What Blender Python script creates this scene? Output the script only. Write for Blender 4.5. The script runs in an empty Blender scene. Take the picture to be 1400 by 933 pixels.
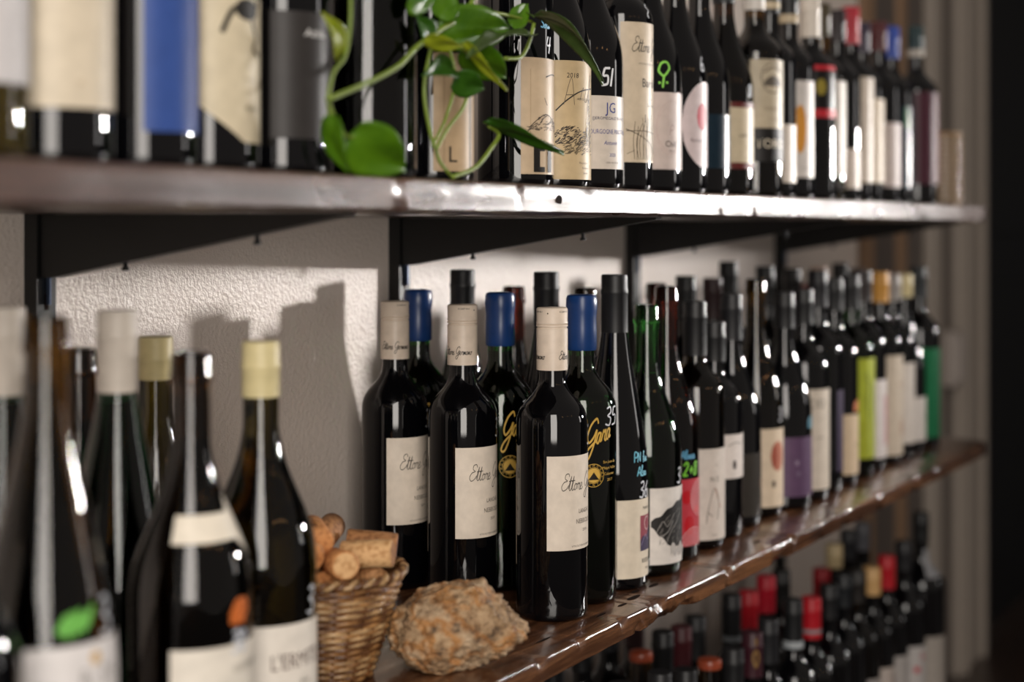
import bpy, bmesh, math, random
from mathutils import Vector, Matrix, noise
random.seed(7)
scene = bpy.context.scene
COL = scene.collection
# ---------------------------------------------------------------- frame of reference (metres)
# camera stands above the origin; X runs along the wall, Y towards the wall, Z up from the floor
EYE = 1.168
Z_UP, Z_MID, Z_LOW = EYE + .040, EYE - .388, EYE - .860      # tops of the three shelves
Y_FRONT, Y_WALL = .685, 1.065
F_PX, HOR = 2100.0, 313.0
TH = math.atan(1250.0 / F_PX)
CT, ST = math.cos(TH), math.sin(TH)

# ---------------------------------------------------------------- camera
cam = bpy.data.cameras.new('camera')
camo = bpy.data.objects.new('camera', cam); COL.objects.link(camo)
cam.sensor_width = 36.0
cam.lens = F_PX / 1400 * 36
cam.shift_y = -(466.5 - HOR) / 1400
cam.clip_start = .02
camo.location = (0, 0, EYE)
camo.rotation_euler = (math.pi / 2, 0, TH - math.pi / 2)
cam.dof.use_dof = True
cam.dof.focus_distance = 1.53
cam.dof.aperture_fstop = 2.4
cam.dof.aperture_blades = 9
scene.camera = camo

# ---------------------------------------------------------------- world, lights, exposure
w = bpy.data.worlds.new('room_dusk'); scene.world = w; w.use_nodes = True
w.node_tree.nodes['Background'].inputs[0].default_value = (.9, .8, .72, 1)
w.node_tree.nodes['Background'].inputs[1].default_value = .23

def area(name, loc, target, sx, sy, power, color, spread=180):
    l = bpy.data.lights.new(name, 'AREA'); l.shape = 'RECTANGLE'; l.size = sx; l.size_y = sy
    l.energy = power; l.color = color; l.spread = math.radians(spread)
    o = bpy.data.objects.new(name, l); COL.objects.link(o); o.location = loc
    o.rotation_euler = (Vector(target) - Vector(loc)).to_track_quat('-Z', 'Y').to_euler()
    return o
area('key_lamp', (3.98, -.64, EYE + .21), (1.55, 1.0, EYE + .06), .10, .15, 4.2, (1.0, .955, .92), 40)
area('tall_window', (-1.05, -.92, EYE + .68), (1.2, .75, EYE + .3), 1.05, 2.5, 82, (1.0, .935, .865))
area('side_fill', (4.6, -2.6, 1.6), (1.8, .8, 1.2), .5, 1.0, 8, (1.0, .95, .92))  # added weak source at the right for softer fill, no known window
def bulb(x, y, z, p):
    l = bpy.data.lights.new('warm_bulb', 'POINT'); l.energy = p; l.color = (1, .55, .22); l.shadow_soft_size = .03
    o = bpy.data.objects.new('warm_bulb', l); COL.objects.link(o); o.location = (x, y, z)
for b in ((1.1, -2.4, 2.55, 1.3), (2.1, -2.7, 2.5, 1.3), (.1, -2.2, 2.6, 1.3)): bulb(*b)
scene.view_settings.view_transform = 'Standard'
scene.view_settings.look = 'None'
scene.view_settings.exposure = 0.0
scene.view_settings.gamma = 1.0
scene.view_settings.use_curve_mapping = False

# ---------------------------------------------------------------- materials
def lin(h):
    h = h.lstrip('#')
    r = []
    for i in (0, 2, 4):
        c = int(h[i:i+2], 16) / 255
        r.append(c / 12.92 if c <= .04045 else ((c + .055) / 1.055) ** 2.4)
    return (*r, 1)
MATS = {}
def new_mat(name):
    m = bpy.data.materials.new(name); m.use_nodes = True
    nt = m.node_tree; b = nt.nodes['Principled BSDF']
    return m, nt, b
def N(nt, t, **kw):
    n = nt.nodes.new(t)
    for k, v in kw.items():
        if k in n.inputs: n.inputs[k].default_value = v
        else: setattr(n, k, v)
    return n
def coords(nt, scale=(1, 1, 1), world=False):
    tc = N(nt, 'ShaderNodeTexCoord') if not world else N(nt, 'ShaderNodeNewGeometry')
    mp = N(nt, 'ShaderNodeMapping'); mp.inputs['Scale'].default_value = scale
    nt.links.new(tc.outputs['Position' if world else 'Object'], mp.inputs['Vector'])
    return mp.outputs['Vector']
def ramp(nt, fac, stops):
    r = N(nt, 'ShaderNodeValToRGB'); e = r.color_ramp.elements
    while len(e) < len(stops): e.new(.5)
    for i, (p, c) in enumerate(stops): e[i].position = p; e[i].color = c if not isinstance(c, str) else lin(c)
    nt.links.new(fac, r.inputs['Fac']); return r.outputs['Color']
def bump(nt, b, height, strength, dist, inp='Normal'):
    n = N(nt, 'ShaderNodeBump'); n.inputs['Strength'].default_value = strength; n.inputs['Distance'].default_value = dist
    nt.links.new(height, n.inputs['Height']); nt.links.new(n.outputs['Normal'], b.inputs[inp]); return n
def plain(name, color, rough=.5, spec=.5, metal=0, bumpy=0, coat=0):
    if name in MATS: return MATS[name]
    m, nt, b = new_mat(name)
    v = coords(nt)
    nz = N(nt, 'ShaderNodeTexNoise'); nz.inputs['Scale'].default_value = 90; nz.inputs['Detail'].default_value = 4
    nt.links.new(v, nz.inputs['Vector'])
    c = lin(color) if isinstance(color, str) else color
    d = tuple(x * .86 for x in c[:3]) + (1,)
    nt.links.new(ramp(nt, nz.outputs['Fac'], [(.3, d), (.7, c)]), b.inputs['Base Color'])
    b.inputs['Roughness'].default_value = rough; b.inputs['Metallic'].default_value = metal
    b.inputs['Specular IOR Level'].default_value = spec
    b.inputs['Coat Weight'].default_value = coat
    if bumpy: bump(nt, b, nz.outputs['Fac'], bumpy, .001)
    MATS[name] = m; return m
def paper(color, rough=.55): return plain('paper_' + color + str(rough), color, rough, .2)
def ink(color): return plain('ink_' + color, color, .5, .3)
def foil(color, rough=.38): return plain('foil_' + color + str(rough), color, rough, .4)
def glass(kind):
    k = 'glass_' + kind
    if k in MATS: return MATS[k]
    m, nt, b = new_mat(k)
    b.inputs['IOR'].default_value = 1.5
    nz = N(nt, 'ShaderNodeTexNoise'); nz.inputs['Scale'].default_value = 28; nz.inputs['Detail'].default_value = 1
    nt.links.new(coords(nt), nz.inputs['Vector']); bump(nt, b, nz.outputs['Fac'], .05, .0012)
    tint = {'black': '#050507', 'green': '#2f7a2c', 'deepgreen': '#0b3e20', 'olive': '#645818', 'amber': '#5a3d0d',
            'brown': '#40260f', 'redbrown': '#55180a', 'smoke': '#7a7a78', 'clear': '#c9c8a8'}[kind]
    b.inputs['Base Color'].default_value = lin(tint)
    b.inputs['Roughness'].default_value = .03
    if kind != 'black': b.inputs['Transmission Weight'].default_value = 1.0
    MATS[k] = m; return m
def wine(kind):
    return plain('wine_' + kind, {'red': '#0a0306', 'white': '#5a4a10', 'dark': '#040404', 'green': '#06240f'}[kind], .2, .2)

# ---------------------------------------------------------------- mesh helpers
def link(name, me, mat, parent=None, smooth=True):
    if smooth: me.polygons.foreach_set('use_smooth', [True] * len(me.polygons))
    o = bpy.data.objects.new(name, me); COL.objects.link(o)
    if mat is not None and not me.materials: me.materials.append(mat)
    if parent is not None: o.parent = parent
    return o
def pymesh(name, vs, fs):
    me = bpy.data.meshes.new(name); me.from_pydata(vs, [], fs); me.update(); return me
def bm_mesh(name, bm):
    me = bpy.data.meshes.new(name); bmesh.ops.recalc_face_normals(bm, faces=bm.faces); bm.to_mesh(me); bm.free(); return me
def tag(o, label=None, cat=None, group=None, kind=None):
    for k, v in (('label', label), ('category', cat), ('group', group), ('kind', kind)):
        if v: o[k] = v
    return o
def empty(name, loc, rz=0):
    o = bpy.data.objects.new(name, None); COL.objects.link(o); o.location = loc; o.rotation_euler = (0, 0, rz)
    o.empty_display_size = .02; return o
def lathe(name, prof, seg=40):
    vs, fs = [], []; rows = []
    for r, z in prof:
        if r < 1e-6: rows.append([len(vs)]); vs.append((0, 0, z))
        else:
            rows.append(list(range(len(vs), len(vs) + seg)))
            vs += [(r * math.cos(2 * math.pi * i / seg), r * math.sin(2 * math.pi * i / seg), z) for i in range(seg)]
    for a, b in zip(rows, rows[1:]):
        for i in range(seg):
            j = (i + 1) % seg
            if len(a) == 1 and len(b) == 1: continue
            if len(a) == 1: fs.append((a[0], b[j], b[i]))
            elif len(b) == 1: fs.append((a[i], a[j], b[0]))
            else: fs.append((a[i], a[j], b[j], b[i]))
    me = pymesh(name, vs, fs); me.set_sharp_from_angle(angle=math.radians(50))
    return me
def box(bm, x0, x1, y0, y1, z0, z1, bev=0):
    vs = [bm.verts.new(p) for p in ((x0,y0,z0),(x1,y0,z0),(x1,y1,z0),(x0,y1,z0),(x0,y0,z1),(x1,y0,z1),(x1,y1,z1),(x0,y1,z1))]
    fs = [bm.faces.new([vs[i] for i in f]) for f in ((0,3,2,1),(4,5,6,7),(0,1,5,4),(1,2,6,5),(2,3,7,6),(3,0,4,7))]
    if bev:
        es = list({e for f in fs for e in f.edges})
        bmesh.ops.bevel(bm, geom=es, offset=bev, segments=2, affect='EDGES', profile=.5)
def boxobj(name, x0, x1, y0, y1, z0, z1, mat, parent=None, bev=0):
    bm = bmesh.new(); box(bm, x0, x1, y0, y1, z0, z1, bev)
    return link(name, bm_mesh(name, bm), mat, parent, False)
def tube(bm, pts, rad, seg=8):
    rows = []; n = len(pts)
    for i, p in enumerate(pts):
        t = (Vector(pts[min(i+1, n-1)]) - Vector(pts[max(i-1, 0)])).normalized()
        a = t.orthogonal().normalized() if i == 0 else (rows_a - t * rows_a.dot(t)).normalized()
        rows_a = a; b = t.cross(a); r = rad(i / (n - 1)) if callable(rad) else rad
        rows.append([bm.verts.new(Vector(p) + (a * math.cos(k * 2 * math.pi / seg) + b * math.sin(k * 2 * math.pi / seg)) * r) for k in range(seg)])
    for A, B in zip(rows, rows[1:]):
        for k in range(seg): bm.faces.new((A[k], A[(k+1) % seg], B[(k+1) % seg], B[k]))
    bm.faces.new(rows[0][::-1]); bm.faces.new(rows[-1])
def catmull(pts, n=6):
    out = []
    P = [pts[0]] + list(pts) + [pts[-1]]
    for i in range(1, len(P) - 2):
        p0, p1, p2, p3 = P[i-1], P[i], P[i+1], P[i+2]
        for k in range(n):
            t = k / n
            out.append(tuple(.5 * ((2*b) + (-a + c) * t + (2*a - 5*b + 4*c - d) * t*t + (-a + 3*b - 3*c + d) * t**3)
                             for a, b, c, d in zip(p0, p1, p2, p3)))
    out.append(tuple(pts[-1])); return out

# ---------------------------------------------------------------- lettering: font text and hand-drawn strokes
_TXT = {}
def text_mesh(s):
    if s in _TXT: return _TXT[s]
    cu = bpy.data.curves.new('t', 'FONT'); cu.body = s; cu.size = 1; cu.align_x = 'CENTER'; cu.align_y = 'CENTER'; cu.resolution_u = 2
    o = bpy.data.objects.new('t', cu); COL.objects.link(o)
    me = o.to_mesh()
    vs = [tuple(v.co[:2]) for v in me.vertices]; fs = [tuple(p.vertices) for p in me.polygons]
    o.to_mesh_clear(); bpy.data.objects.remove(o); bpy.data.curves.remove(cu)
    _TXT[s] = (vs, fs); return _TXT[s]
G = {  # pen strokes, x advance last
 'E': ([[(.62,.82),(.5,1.0),(.25,.95),(.22,.72),(.45,.58),(.15,.5),(-.02,.22),(.15,.0),(.45,.1),(.62,.32)]], .62),
 't': ([[(.0,.08),(.2,.85),(.1,.15),(.18,0),(.34,.12)], [(.0,.55),(.34,.58)]], .28),
 'o': ([[(.2,.4),(.05,.25),(.1,.02),(.27,.1),(.25,.36),(.15,.38),(.42,.34)]], .38),
 'r': ([[(.0,.05),(.1,.42),(.18,.34),(.3,.4),(.24,.1),(.34,.0),(.42,.1)]], .36),
 'e': ([[(.0,.12),(.26,.28),(.18,.42),(.05,.25),(.1,.02),(.28,.04),(.4,.16)]], .36),
 'G': ([[(.66,.78),(.5,1.0),(.18,.82),(.04,.42),(.2,.14),(.46,.3),(.62,.55),(.52,-.05),(.3,-.5),(.06,-.42),(.2,-.12),(.72,.16)]], .66),
 'm': ([[(.0,.05),(.08,.4),(.06,.02),(.2,.4),(.22,.02),(.36,.4),(.38,.04),(.5,.1)]], .48),
 'a': ([[(.28,.36),(.1,.38),(.04,.1),(.18,.02),(.3,.38),(.28,.06),(.42,.1)]], .38),
 'n': ([[(.0,.05),(.08,.4),(.06,.02),(.22,.4),(.24,.04),(.38,.1)]], .36),
 'l': ([[(.0,.1),(.22,.85),(.12,.95),(.06,.2),(.14,.0),(.28,.1)]], .24),
 's': ([[(.28,.36),(.12,.42),(.08,.28),(.24,.14),(.14,.0),(.0,.06)]], .32),
 'c': ([[(.28,.34),(.14,.42),(.02,.2),(.14,.0),(.3,.08)]], .32),
 'i': ([[(.05,.4),(.05,.05),(.15,.02)], [(.06,.55),(.07,.58)]], .2),
 'f': ([[(.32,.8),(.2,.95),(.12,.6),(.1,-.1)], [(.0,.42),(.28,.45)]], .3),
 'A': ([[(.0,.0),(.25,.9),(.48,.0)], [(.08,.32),(.42,.34)]], .52),
 'P': ([[(.08,.0),(.08,.9),(.4,.85),(.4,.5),(.1,.42)]], .46),
 'N': ([[(.05,.0),(.06,.9)], [(.06,.9),(.4,.05)], [(.4,.05),(.42,.92)]], .5),
 'S': ([[(.42,.8),(.22,.95),(.06,.72),(.38,.4),(.3,.05),(.02,.12)]], .48),
 '0': ([[(.22,.9),(.04,.6),(.08,.1),(.3,.05),(.4,.5),(.22,.9)]], .5),
 '1': ([[(.1,.9),(.06,.0)]], .26),
 '2': ([[(.04,.7),(.22,.92),(.38,.66),(.05,.02)], [(.05,.02),(.42,.04)]], .5),
 '3': ([[(.05,.85),(.3,.92),(.36,.66),(.14,.5),(.38,.36),(.3,.04),(.02,.1)]], .5),
 '4': ([[(.1,.9),(.04,.45),(.42,.45)], [(.34,.9),(.28,.0)]], .5),
 '5': ([[(.42,.9),(.1,.88)], [(.1,.88),(.06,.52),(.32,.5),(.34,.12),(.02,.04)]], .5),
 '6': ([[(.36,.9),(.08,.5),(.08,.08),(.34,.06),(.32,.42),(.08,.36)]], .5),
 '8': ([[(.36,.8),(.14,.92),(.08,.66),(.36,.3),(.2,.02),(.04,.22),(.38,.74)]], .5),
 '+': ([[(.05,.4),(.42,.42)], [(.24,.65),(.22,.15)]], .5),
 '*': ([[(.0,.2),(.3,.7),(.15,.1),(.5,.75),(.35,.05),(.75,.8),(.6,.1),(1.0,.7),(.9,.15),(1.3,.9),(1.0,.3),(.4,.4),(1.2,.5)]], 1.4),
 '%': ([[(.0,.3),(.25,.85),(.5,.9),(.3,.4),(.05,.1),(.5,.05),(.7,.4),(.6,.9),(.9,.85),(1.0,.4),(.7,.05),(.9,.0),(.3,.2),(.8,.6),(.2,.6),(.6,.3)]], 1.1),
 'v': ([[(.25,.0),(.25,.42)], [(.06,.18),(.46,.2)], [(.25,.42),(.02,.62),(.1,.92),(.34,.96),(.46,.72),(.25,.42)]], .5),
 '~': ([[(.3,1.0),(.1,.8),(.3,.6),(.1,.3),(.25,.1)]], .4),
 ' ': ([], .3)}
def ribbon(pts, width):
    vs, fs = [], []; n = len(pts)
    for i, p in enumerate(pts):
        a = pts[max(i-1, 0)]; b = pts[min(i+1, n-1)]
        dx, dy = b[0]-a[0], b[1]-a[1]; l = math.hypot(dx, dy) or 1
        vs += [(p[0] - dy/l*width/2, p[1] + dx/l*width/2), (p[0] + dy/l*width/2, p[1] - dx/l*width/2)]
        if i: fs.append((2*i-2, 2*i-1, 2*i+1, 2*i))
    return vs, fs
def pen(s, size, width, slant=.2, rise=0):
    V, Fc, x = [], [], 0
    for ch in s:
        st, adv = G[ch]
        for line in st:
            pts = [((px + x + slant * py) * size, (py + rise * (px + x)) * size) for px, py in (catmull(line, 5) if len(line) > 2 else line)]
            v, f_ = ribbon(pts, width); o = len(V); V += v; Fc += [tuple(i + o for i in q) for q in f_]
        x += adv
    return V, Fc, x * size
# artwork pieces: each returns (verts2d, faces); s runs along the label to the right, z is height above the bottle's base
def T(s, size, x, z, color, sx=1.0, slant=0):
    v, f_ = text_mesh(s); return color, [((a + slant * b) * size * sx + x, b * size + z) for a, b in v], f_
def W(s, size, x, z, color, width=.0007, slant=.2, rise=0):
    v, f_, _ = pen(s, size, width, slant, rise); return color, [(a + x, b + z) for a, b in v], f_
def STRIP(x0, x1, lo, hi, color, n=10):
    vs, fs = [], []
    for i in range(n + 1):
        x = x0 + (x1 - x0) * i / n; t = i / n
        vs += [(x, lo(t) if callable(lo) else lo), (x, hi(t) if callable(hi) else hi)]
        if i: fs.append((2*i-2, 2*i, 2*i+1, 2*i-1))
    return color, vs, fs
def DISC(x, z, rx, rz, color, n=14):
    h = lambda t: rz * math.sqrt(max(0, 1 - (2*t - 1) ** 2))
    return STRIP(x - rx, x + rx, lambda t: z - h(t), lambda t: z + h(t), color, n)
def RING(x, z, rx, rz, wd, color, n=28, a0=0, a1=360):
    pts = [(x + rx * math.cos(math.radians(a0 + (a1-a0)*i/n)), z + rz * math.sin(math.radians(a0 + (a1-a0)*i/n))) for i in range(n + 1)]
    v, f_ = ribbon(pts, wd); return color, v, f_
def HATCH(x0, x1, lo, hi, n, wd, color, seed=1, ln=.005, ang=.4):
    rg = random.Random(seed); V, Fc = [], []
    for k in range(n):
        t = rg.random(); x = x0 + (x1 - x0) * t; a = lo(t) if callable(lo) else lo; b = hi(t) if callable(hi) else hi
        z = rg.uniform(a, b); l = ln * rg.uniform(.4, 1); g = ang + rg.uniform(-.5, .5)
        v, f_ = ribbon([(x - l/2 * math.cos(g), z - l/2 * math.sin(g)), (x + l/2 * math.cos(g), z + l/2 * math.sin(g))], wd)
        o_ = len(V); V += v; Fc += [tuple(i + o_ for i in q) for q in f_]
    return color, V, Fc
def LINE(pts, wd, color):
    v, f_ = ribbon(catmull(pts, 5) if len(pts) > 2 else pts, wd); return color, v, f_
# ---------------------------------------------------------------- the room
XEND = 2.87
def wall_paint():
    m, nt, b = new_mat('orange_peel_wall_paint'); v = coords(nt, world=True)
    n1 = N(nt, 'ShaderNodeTexNoise'); n1.inputs['Scale'].default_value = 240; n1.inputs['Detail'].default_value = 3; n1.inputs['Roughness'].default_value = .55
    n2 = N(nt, 'ShaderNodeTexNoise'); n2.inputs['Scale'].default_value = 5; n2.inputs['Detail'].default_value = 5
    nt.links.new(v, n1.inputs['Vector']); nt.links.new(v, n2.inputs['Vector'])
    nt.links.new(ramp(nt, n2.outputs['Fac'], [(.3, '#e0d2c7'), (.7, '#e7dbd1')]), b.inputs['Base Color'])
    b.inputs['Roughness'].default_value = .36; bump(nt, b, n1.outputs['Fac'], .5, .003)
    return m
def wood(name, dark, mid, light, rough, axis=0, patch=1.5, bmp=.35):
    m, nt, b = new_mat(name)
    v = coords(nt, (1.2, 14, 14) if axis == 0 else (14, 1.2, 14), world=True)
    n1 = N(nt, 'ShaderNodeTexNoise'); n1.inputs['Scale'].default_value = 4; n1.inputs['Detail'].default_value = 8; n1.inputs['Roughness'].default_value = .65; n1.inputs['Distortion'].default_value = .6
    nt.links.new(v, n1.inputs['Vector'])
    n2 = N(nt, 'ShaderNodeTexNoise'); n2.inputs['Scale'].default_value = 9; n2.inputs['Detail'].default_value = 6
    nt.links.new(coords(nt, (1, 1.6, 1.6), world=True), n2.inputs['Vector'])
    nt.links.new(ramp(nt, n1.outputs['Fac'], [(.28, dark), (.5, mid), (.75, light)]), b.inputs['Base Color'])
    rr = N(nt, 'ShaderNodeMapRange'); rr.inputs['From Min'].default_value = .3; rr.inputs['From Max'].default_value = .7
    rr.inputs['To Min'].default_value = rough * .7; rr.inputs['To Max'].default_value = rough * patch
    nt.links.new(n2.outputs['Fac'], rr.inputs['Value']); nt.links.new(rr.outputs['Result'], b.inputs['Roughness'])
    mx = N(nt, 'ShaderNodeMath', operation='ADD'); nt.links.new(n1.outputs['Fac'], mx.inputs[0]); nt.links.new(n2.outputs['Fac'], mx.inputs[1])
    bump(nt, b, mx.outputs['Value'], bmp, .004)
    b.inputs['Coat Weight'].default_value = .6; b.inputs['Coat Roughness'].default_value = rough * .8
    return m
PAINT = wall_paint()
def struct(o): o['kind'] = 'structure'; return o
struct(boxobj('wall_back', -1.6, 3.26, Y_WALL, Y_WALL + .12, 0, 2.7, PAINT))
struct(boxobj('floor', -3.0, 6.0, -3.6, Y_WALL + .12, -.05, 0, wood('dark_floor_boards', '#1a100b', '#2a1a12', '#3a2519', .35)))
TAUPE = plain('taupe_panel_paint', '#5f5650', .55, .4, bumpy=.1)
CASING = plain('pale_casing_paint', '#a0958a', .5, .4, bumpy=.1)
BLACKP = plain('black_door_paint', '#101012', .45, .4)
struct(boxobj('wall_right', 3.26, 4.31, Y_WALL, Y_WALL + .12, 0, 2.7, TAUPE))
struct(boxobj('trim_1', 3.27, 3.345, Y_WALL - .012, Y_WALL, 0, 2.7, plain('tan_batten_paint', '#96775c', .5)))
struct(boxobj('trim_2', 3.54, 3.59, Y_WALL - .012, Y_WALL, 0, 2.7, plain('tan_batten_paint', '#96775c', .5)))
t3 = struct(boxobj('trim_3', 3.76, 3.85, Y_WALL - .03, Y_WALL, 0, 2.7, CASING, bev=.006))
t4 = struct(boxobj('trim_4', 4.03, 4.30, Y_WALL - .022, Y_WALL, 0, 2.7, CASING, bev=.004))
o = boxobj('casing_bead', 4.06, 4.085, Y_WALL - .034, Y_WALL - .0215, 0, 2.7, CASING, t4, bev=.003)
o = boxobj('casing_bead', 4.25, 4.275, Y_WALL - .034, Y_WALL - .0215, 0, 2.7, CASING, t4, bev=.003)
d1 = struct(boxobj('door_1', 4.36, 5.5, Y_WALL + .03, Y_WALL + .08, 0.01, 2.6, BLACKP))
for z0, z1 in ((.2, 1.0), (1.15, 2.45)): boxobj('door_panel', 4.52, 5.3, Y_WALL + .02, Y_WALL + .031, z0, z1, BLACKP, d1, bev=.004)
struct(boxobj('trim_5', 4.31, 4.355, Y_WALL - .02, Y_WALL + .1, 0, 2.7, BLACKP, bev=.004))
struct(boxobj('wall_far', 5.5, 5.6, -3.6, Y_WALL + .12, 0, 2.7, BLACKP))
sw = tag(empty('wall_box', (3.945, Y_WALL, EYE - .33)), 'pale grey box mounted on the panelled wall beside the casing', 'wall box')
boxobj('housing', -.05, .05, -.045, 0, -.07, .07, plain('box_plastic', '#a79c94', .45), sw, bev=.006)
boxobj('cover_plate', -.04, .04, -.051, -.0445, -.058, .058, plain('box_cover', '#b5aaa2', .4), sw, bev=.003)

# ---------------------------------------------------------------- shelves with worn edges
def edge_k(x, seed): return noise.noise(Vector((x * 3.1, seed, 0))) * .0025 + noise.noise(Vector((x * 17, seed, 3))) * .0005
def shelf(name, ztop, th, chips, mat, label, x0=-.35, x1=XEND, seed=0):
    n = 640; vs, fs = [], []
    for i in range(n + 1):
        x = x0 + (x1 - x0) * i / n
        k = edge_k(x, seed)
        yf = Y_FRONT + k; tt = tb = 0.0
        e = x1 - x
        if e < .05: yf += .05 - math.sqrt(max(0, .05**2 - (.05 - e)**2))
        for cx, cw, dt, db in chips:
            a = abs(x - cx) / cw
            if a < 1:
                s_ = min(1, (1 - a) * 2.6) * (.75 + .5 * noise.noise(Vector((x * 120, cx, 1))))
                tt += dt * s_; tb += db * s_
        wv = .0009 * (1 + noise.noise(Vector((x * 40, seed, 9))))
        sec = [(Y_WALL - .002, ztop), (yf + .0026 + tt * 1.6, ztop), (yf + .0012 + tt * 1.3, ztop - .0004 - tt * .3), (yf + .0004 + tt * 1.0, ztop - .0013 - tt * .7), (yf + tt * .7, ztop - .0026 - tt * 1.1),
               (yf + .0005 + noise.noise(Vector((x * 30, 5, seed))) * .0003, ztop - th * .5),
               (yf + .0005 + tb * .9, ztop - th + .002 + wv + tb), (yf + .004 + tb * 1.6, ztop - th + wv * .3), (Y_WALL - .002, ztop - th)]
        vs += [(x, a, b) for a, b in sec]
        if i:
            A, B = (i - 1) * 9, i * 9
            for j in range(9):
                q = (j + 1) % 9; fs.append((A + j, A + q, B + q, B + j))
    fs.append(tuple(range(9))); fs.append(tuple(n * 9 + j for j in range(8, -1, -1)))
    me = pymesh(name, vs, fs)
    bm = bmesh.new(); bm.from_mesh(me); bmesh.ops.recalc_face_normals(bm, faces=bm.faces); bm.to_mesh(me); bm.free()
    o = empty(name, (0, 0, 0)); me.set_sharp_from_angle(angle=math.radians(50)); link('shelf_board', me, mat, o, True)
    tag(o, label, 'shelf', 'wooden wall shelves'); return o
OAK = wood('varnished_walnut', '#24140d', '#523422', '#8e6242', .18)
OAK2 = wood('varnished_walnut_upper', '#2a1a14', '#4a342b', '#6e5446', .22, 0, 2.4, .6)
s_up = shelf('wooden_shelf', Z_UP, .027, [(.98, .006, .003, .002), (1.06, .02, .001, .0), (1.165, .004, .004, 0), (1.29, .012, .0015, 0)], OAK2,
             'upper weathered brown wooden shelf carrying the row of bottles and the vine', seed=1)
s_mid = shelf('wooden_shelf', Z_MID, .0235,
              [(1.20, .006, .006, 0), (1.278, .004, .005, 0), (1.367, .006, .004, .0), (1.408, .008, 0, .010), (1.448, .022, .005, .002), (1.50, .05, 0, .006), (1.53, .010, 0, .008),
               (1.634, .004, .008, .004), (1.655, .003, .004, 0), (1.80, .03, .003, .006), (1.845, .006, .006, .0), (1.95, .006, .004, .003), (2.05, .02, .002, .004), (2.2, .008, .004, .003), (2.38, .02, .003, .003), (2.5, .008, .004, .004)], OAK,
              'middle dark brown wooden shelf with chipped front edge under the rock', seed=2)
s_low = shelf('wooden_shelf', Z_LOW, .026, [], OAK, 'lowest wooden shelf carrying the red capped bottles', seed=3)
PIT = plain('dark_pit', '#1a0d08', .8, .1)
def pit(parent, x, y, z, rx, ry, front=False):
    n = 14; vs = [(0, 0, 0)]; vs = []
    for i in range(n):
        a = 2 * math.pi * i / n; k = 1 + .25 * noise.noise(Vector((x * 50, a, y * 9)))
        vs.append((x + rx * k * math.cos(a), y - .0012, z + ry * k * math.sin(a)) if front else (x + rx * k * math.cos(a), y + ry * k * math.sin(a), z + .0003))
    vs.append((x, y - .0012, z) if front else (x, y, z + .0003))
    fs = [(i, (i + 1) % n, n) for i in range(n)]
    link('gouge', pymesh('gouge', vs, fs), PIT, parent)
pit(s_up, 1.236, Y_FRONT + edge_k(1.236, 1) + .0013, Z_UP - .013, .006, .0045, True)
for x, y, rx, ry in ((1.372, .712, .009, .0018), (1.418, .712, .009, .0022), (1.452, .716, .014, .004), (1.478, .726, .008, .003), (1.515, .722, .011, .003), (1.26, .715, .014, .0016), (1.79, .712, .014, .0025)):
    pit(s_mid, x, y, Z_MID, rx, ry)

# ---------------------------------------------------------------- slotted wall standards and shelf brackets
BLACKM = plain('black_powder_coat', '#0b0a09', .42, .4)
STEEL = plain('blued_steel', '#46536a', .35, .5, metal=.7)
PX = (.957, 1.512, 2.142, 2.775)
WHICH = ('at the far left of the wall', 'beside the blue waxed bottle', 'behind the black capped flute bottle', 'at the right end of the shelves')
for i, x in enumerate(PX):
    st = tag(empty('wall_standard', (x, Y_WALL, 0)), 'black slotted metal upright on the wall ' + WHICH[i], 'shelf upright', 'wall standards')
    bm = bmesh.new(); box(bm, -.011, .011, -.016, -.012, .1, 2.5); box(bm, -.011, -.008, -.012, 0, .1, 2.5); box(bm, .008, .011, -.012, 0, .1, 2.5)
    link('channel', bm_mesh('channel', bm), BLACKM, st, False)
    bm = bmesh.new()
    for k in range(44):
        z = .16 + k * .052; box(bm, -.0022, .0022, -.0164, -.0158, z, z + .014)
    so = link('slot', bm_mesh('slot', bm), PIT, st, False); so['kind'] = 'stuff'
    for sh, (zt, th) in (('upper', (Z_UP, .027)), ('middle', (Z_MID, .0235)), ('lowest', (Z_LOW, .026))):
        zt = zt - th
        br = tag(empty('shelf_bracket', (x, Y_WALL - .017, zt)), 'black tapered metal bracket under the %s shelf, upright %s' % (sh, WHICH[i]), 'bracket', 'shelf brackets')
        L = Y_WALL - .017 - .715
        bm = bmesh.new()
        for s_ in (-1, 1):
            pass
        prof = [(0, -.0005), (-L, -.0005), (-L, -.003), (-L + .02, -.006), (-.012, -.056), (0, -.056)]
        a = [bm.verts.new((-.0075, y, z)) for y, z in prof]; b = [bm.verts.new((.0075, y, z)) for y, z in prof]
        bm.faces.new(a); bm.faces.new(b[::-1])
        for k in range(6): bm.faces.new((a[k], b[k], b[(k+1) % 6], a[(k+1) % 6]))
        link('bracket_arm', bm_mesh('bracket_arm', bm), BLACKM, br, False)
        for yy in (-.095, -.24):
            zz = -.056 + (-yy - .012) / (L - .032) * .047
            link('screw', lathe('screw', [(0, zz - .0055), (.0032, zz - .0055), (.0034, zz - .0035), (.002, zz - .002), (.002, zz + .006), (0, zz + .006)], 10), BLACKM, br).location = (0, yy, 0)
        boxobj('hook_tab', -.001, .001, -.004, .0005, -.080, -.055, STEEL, br, .0004)

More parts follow.
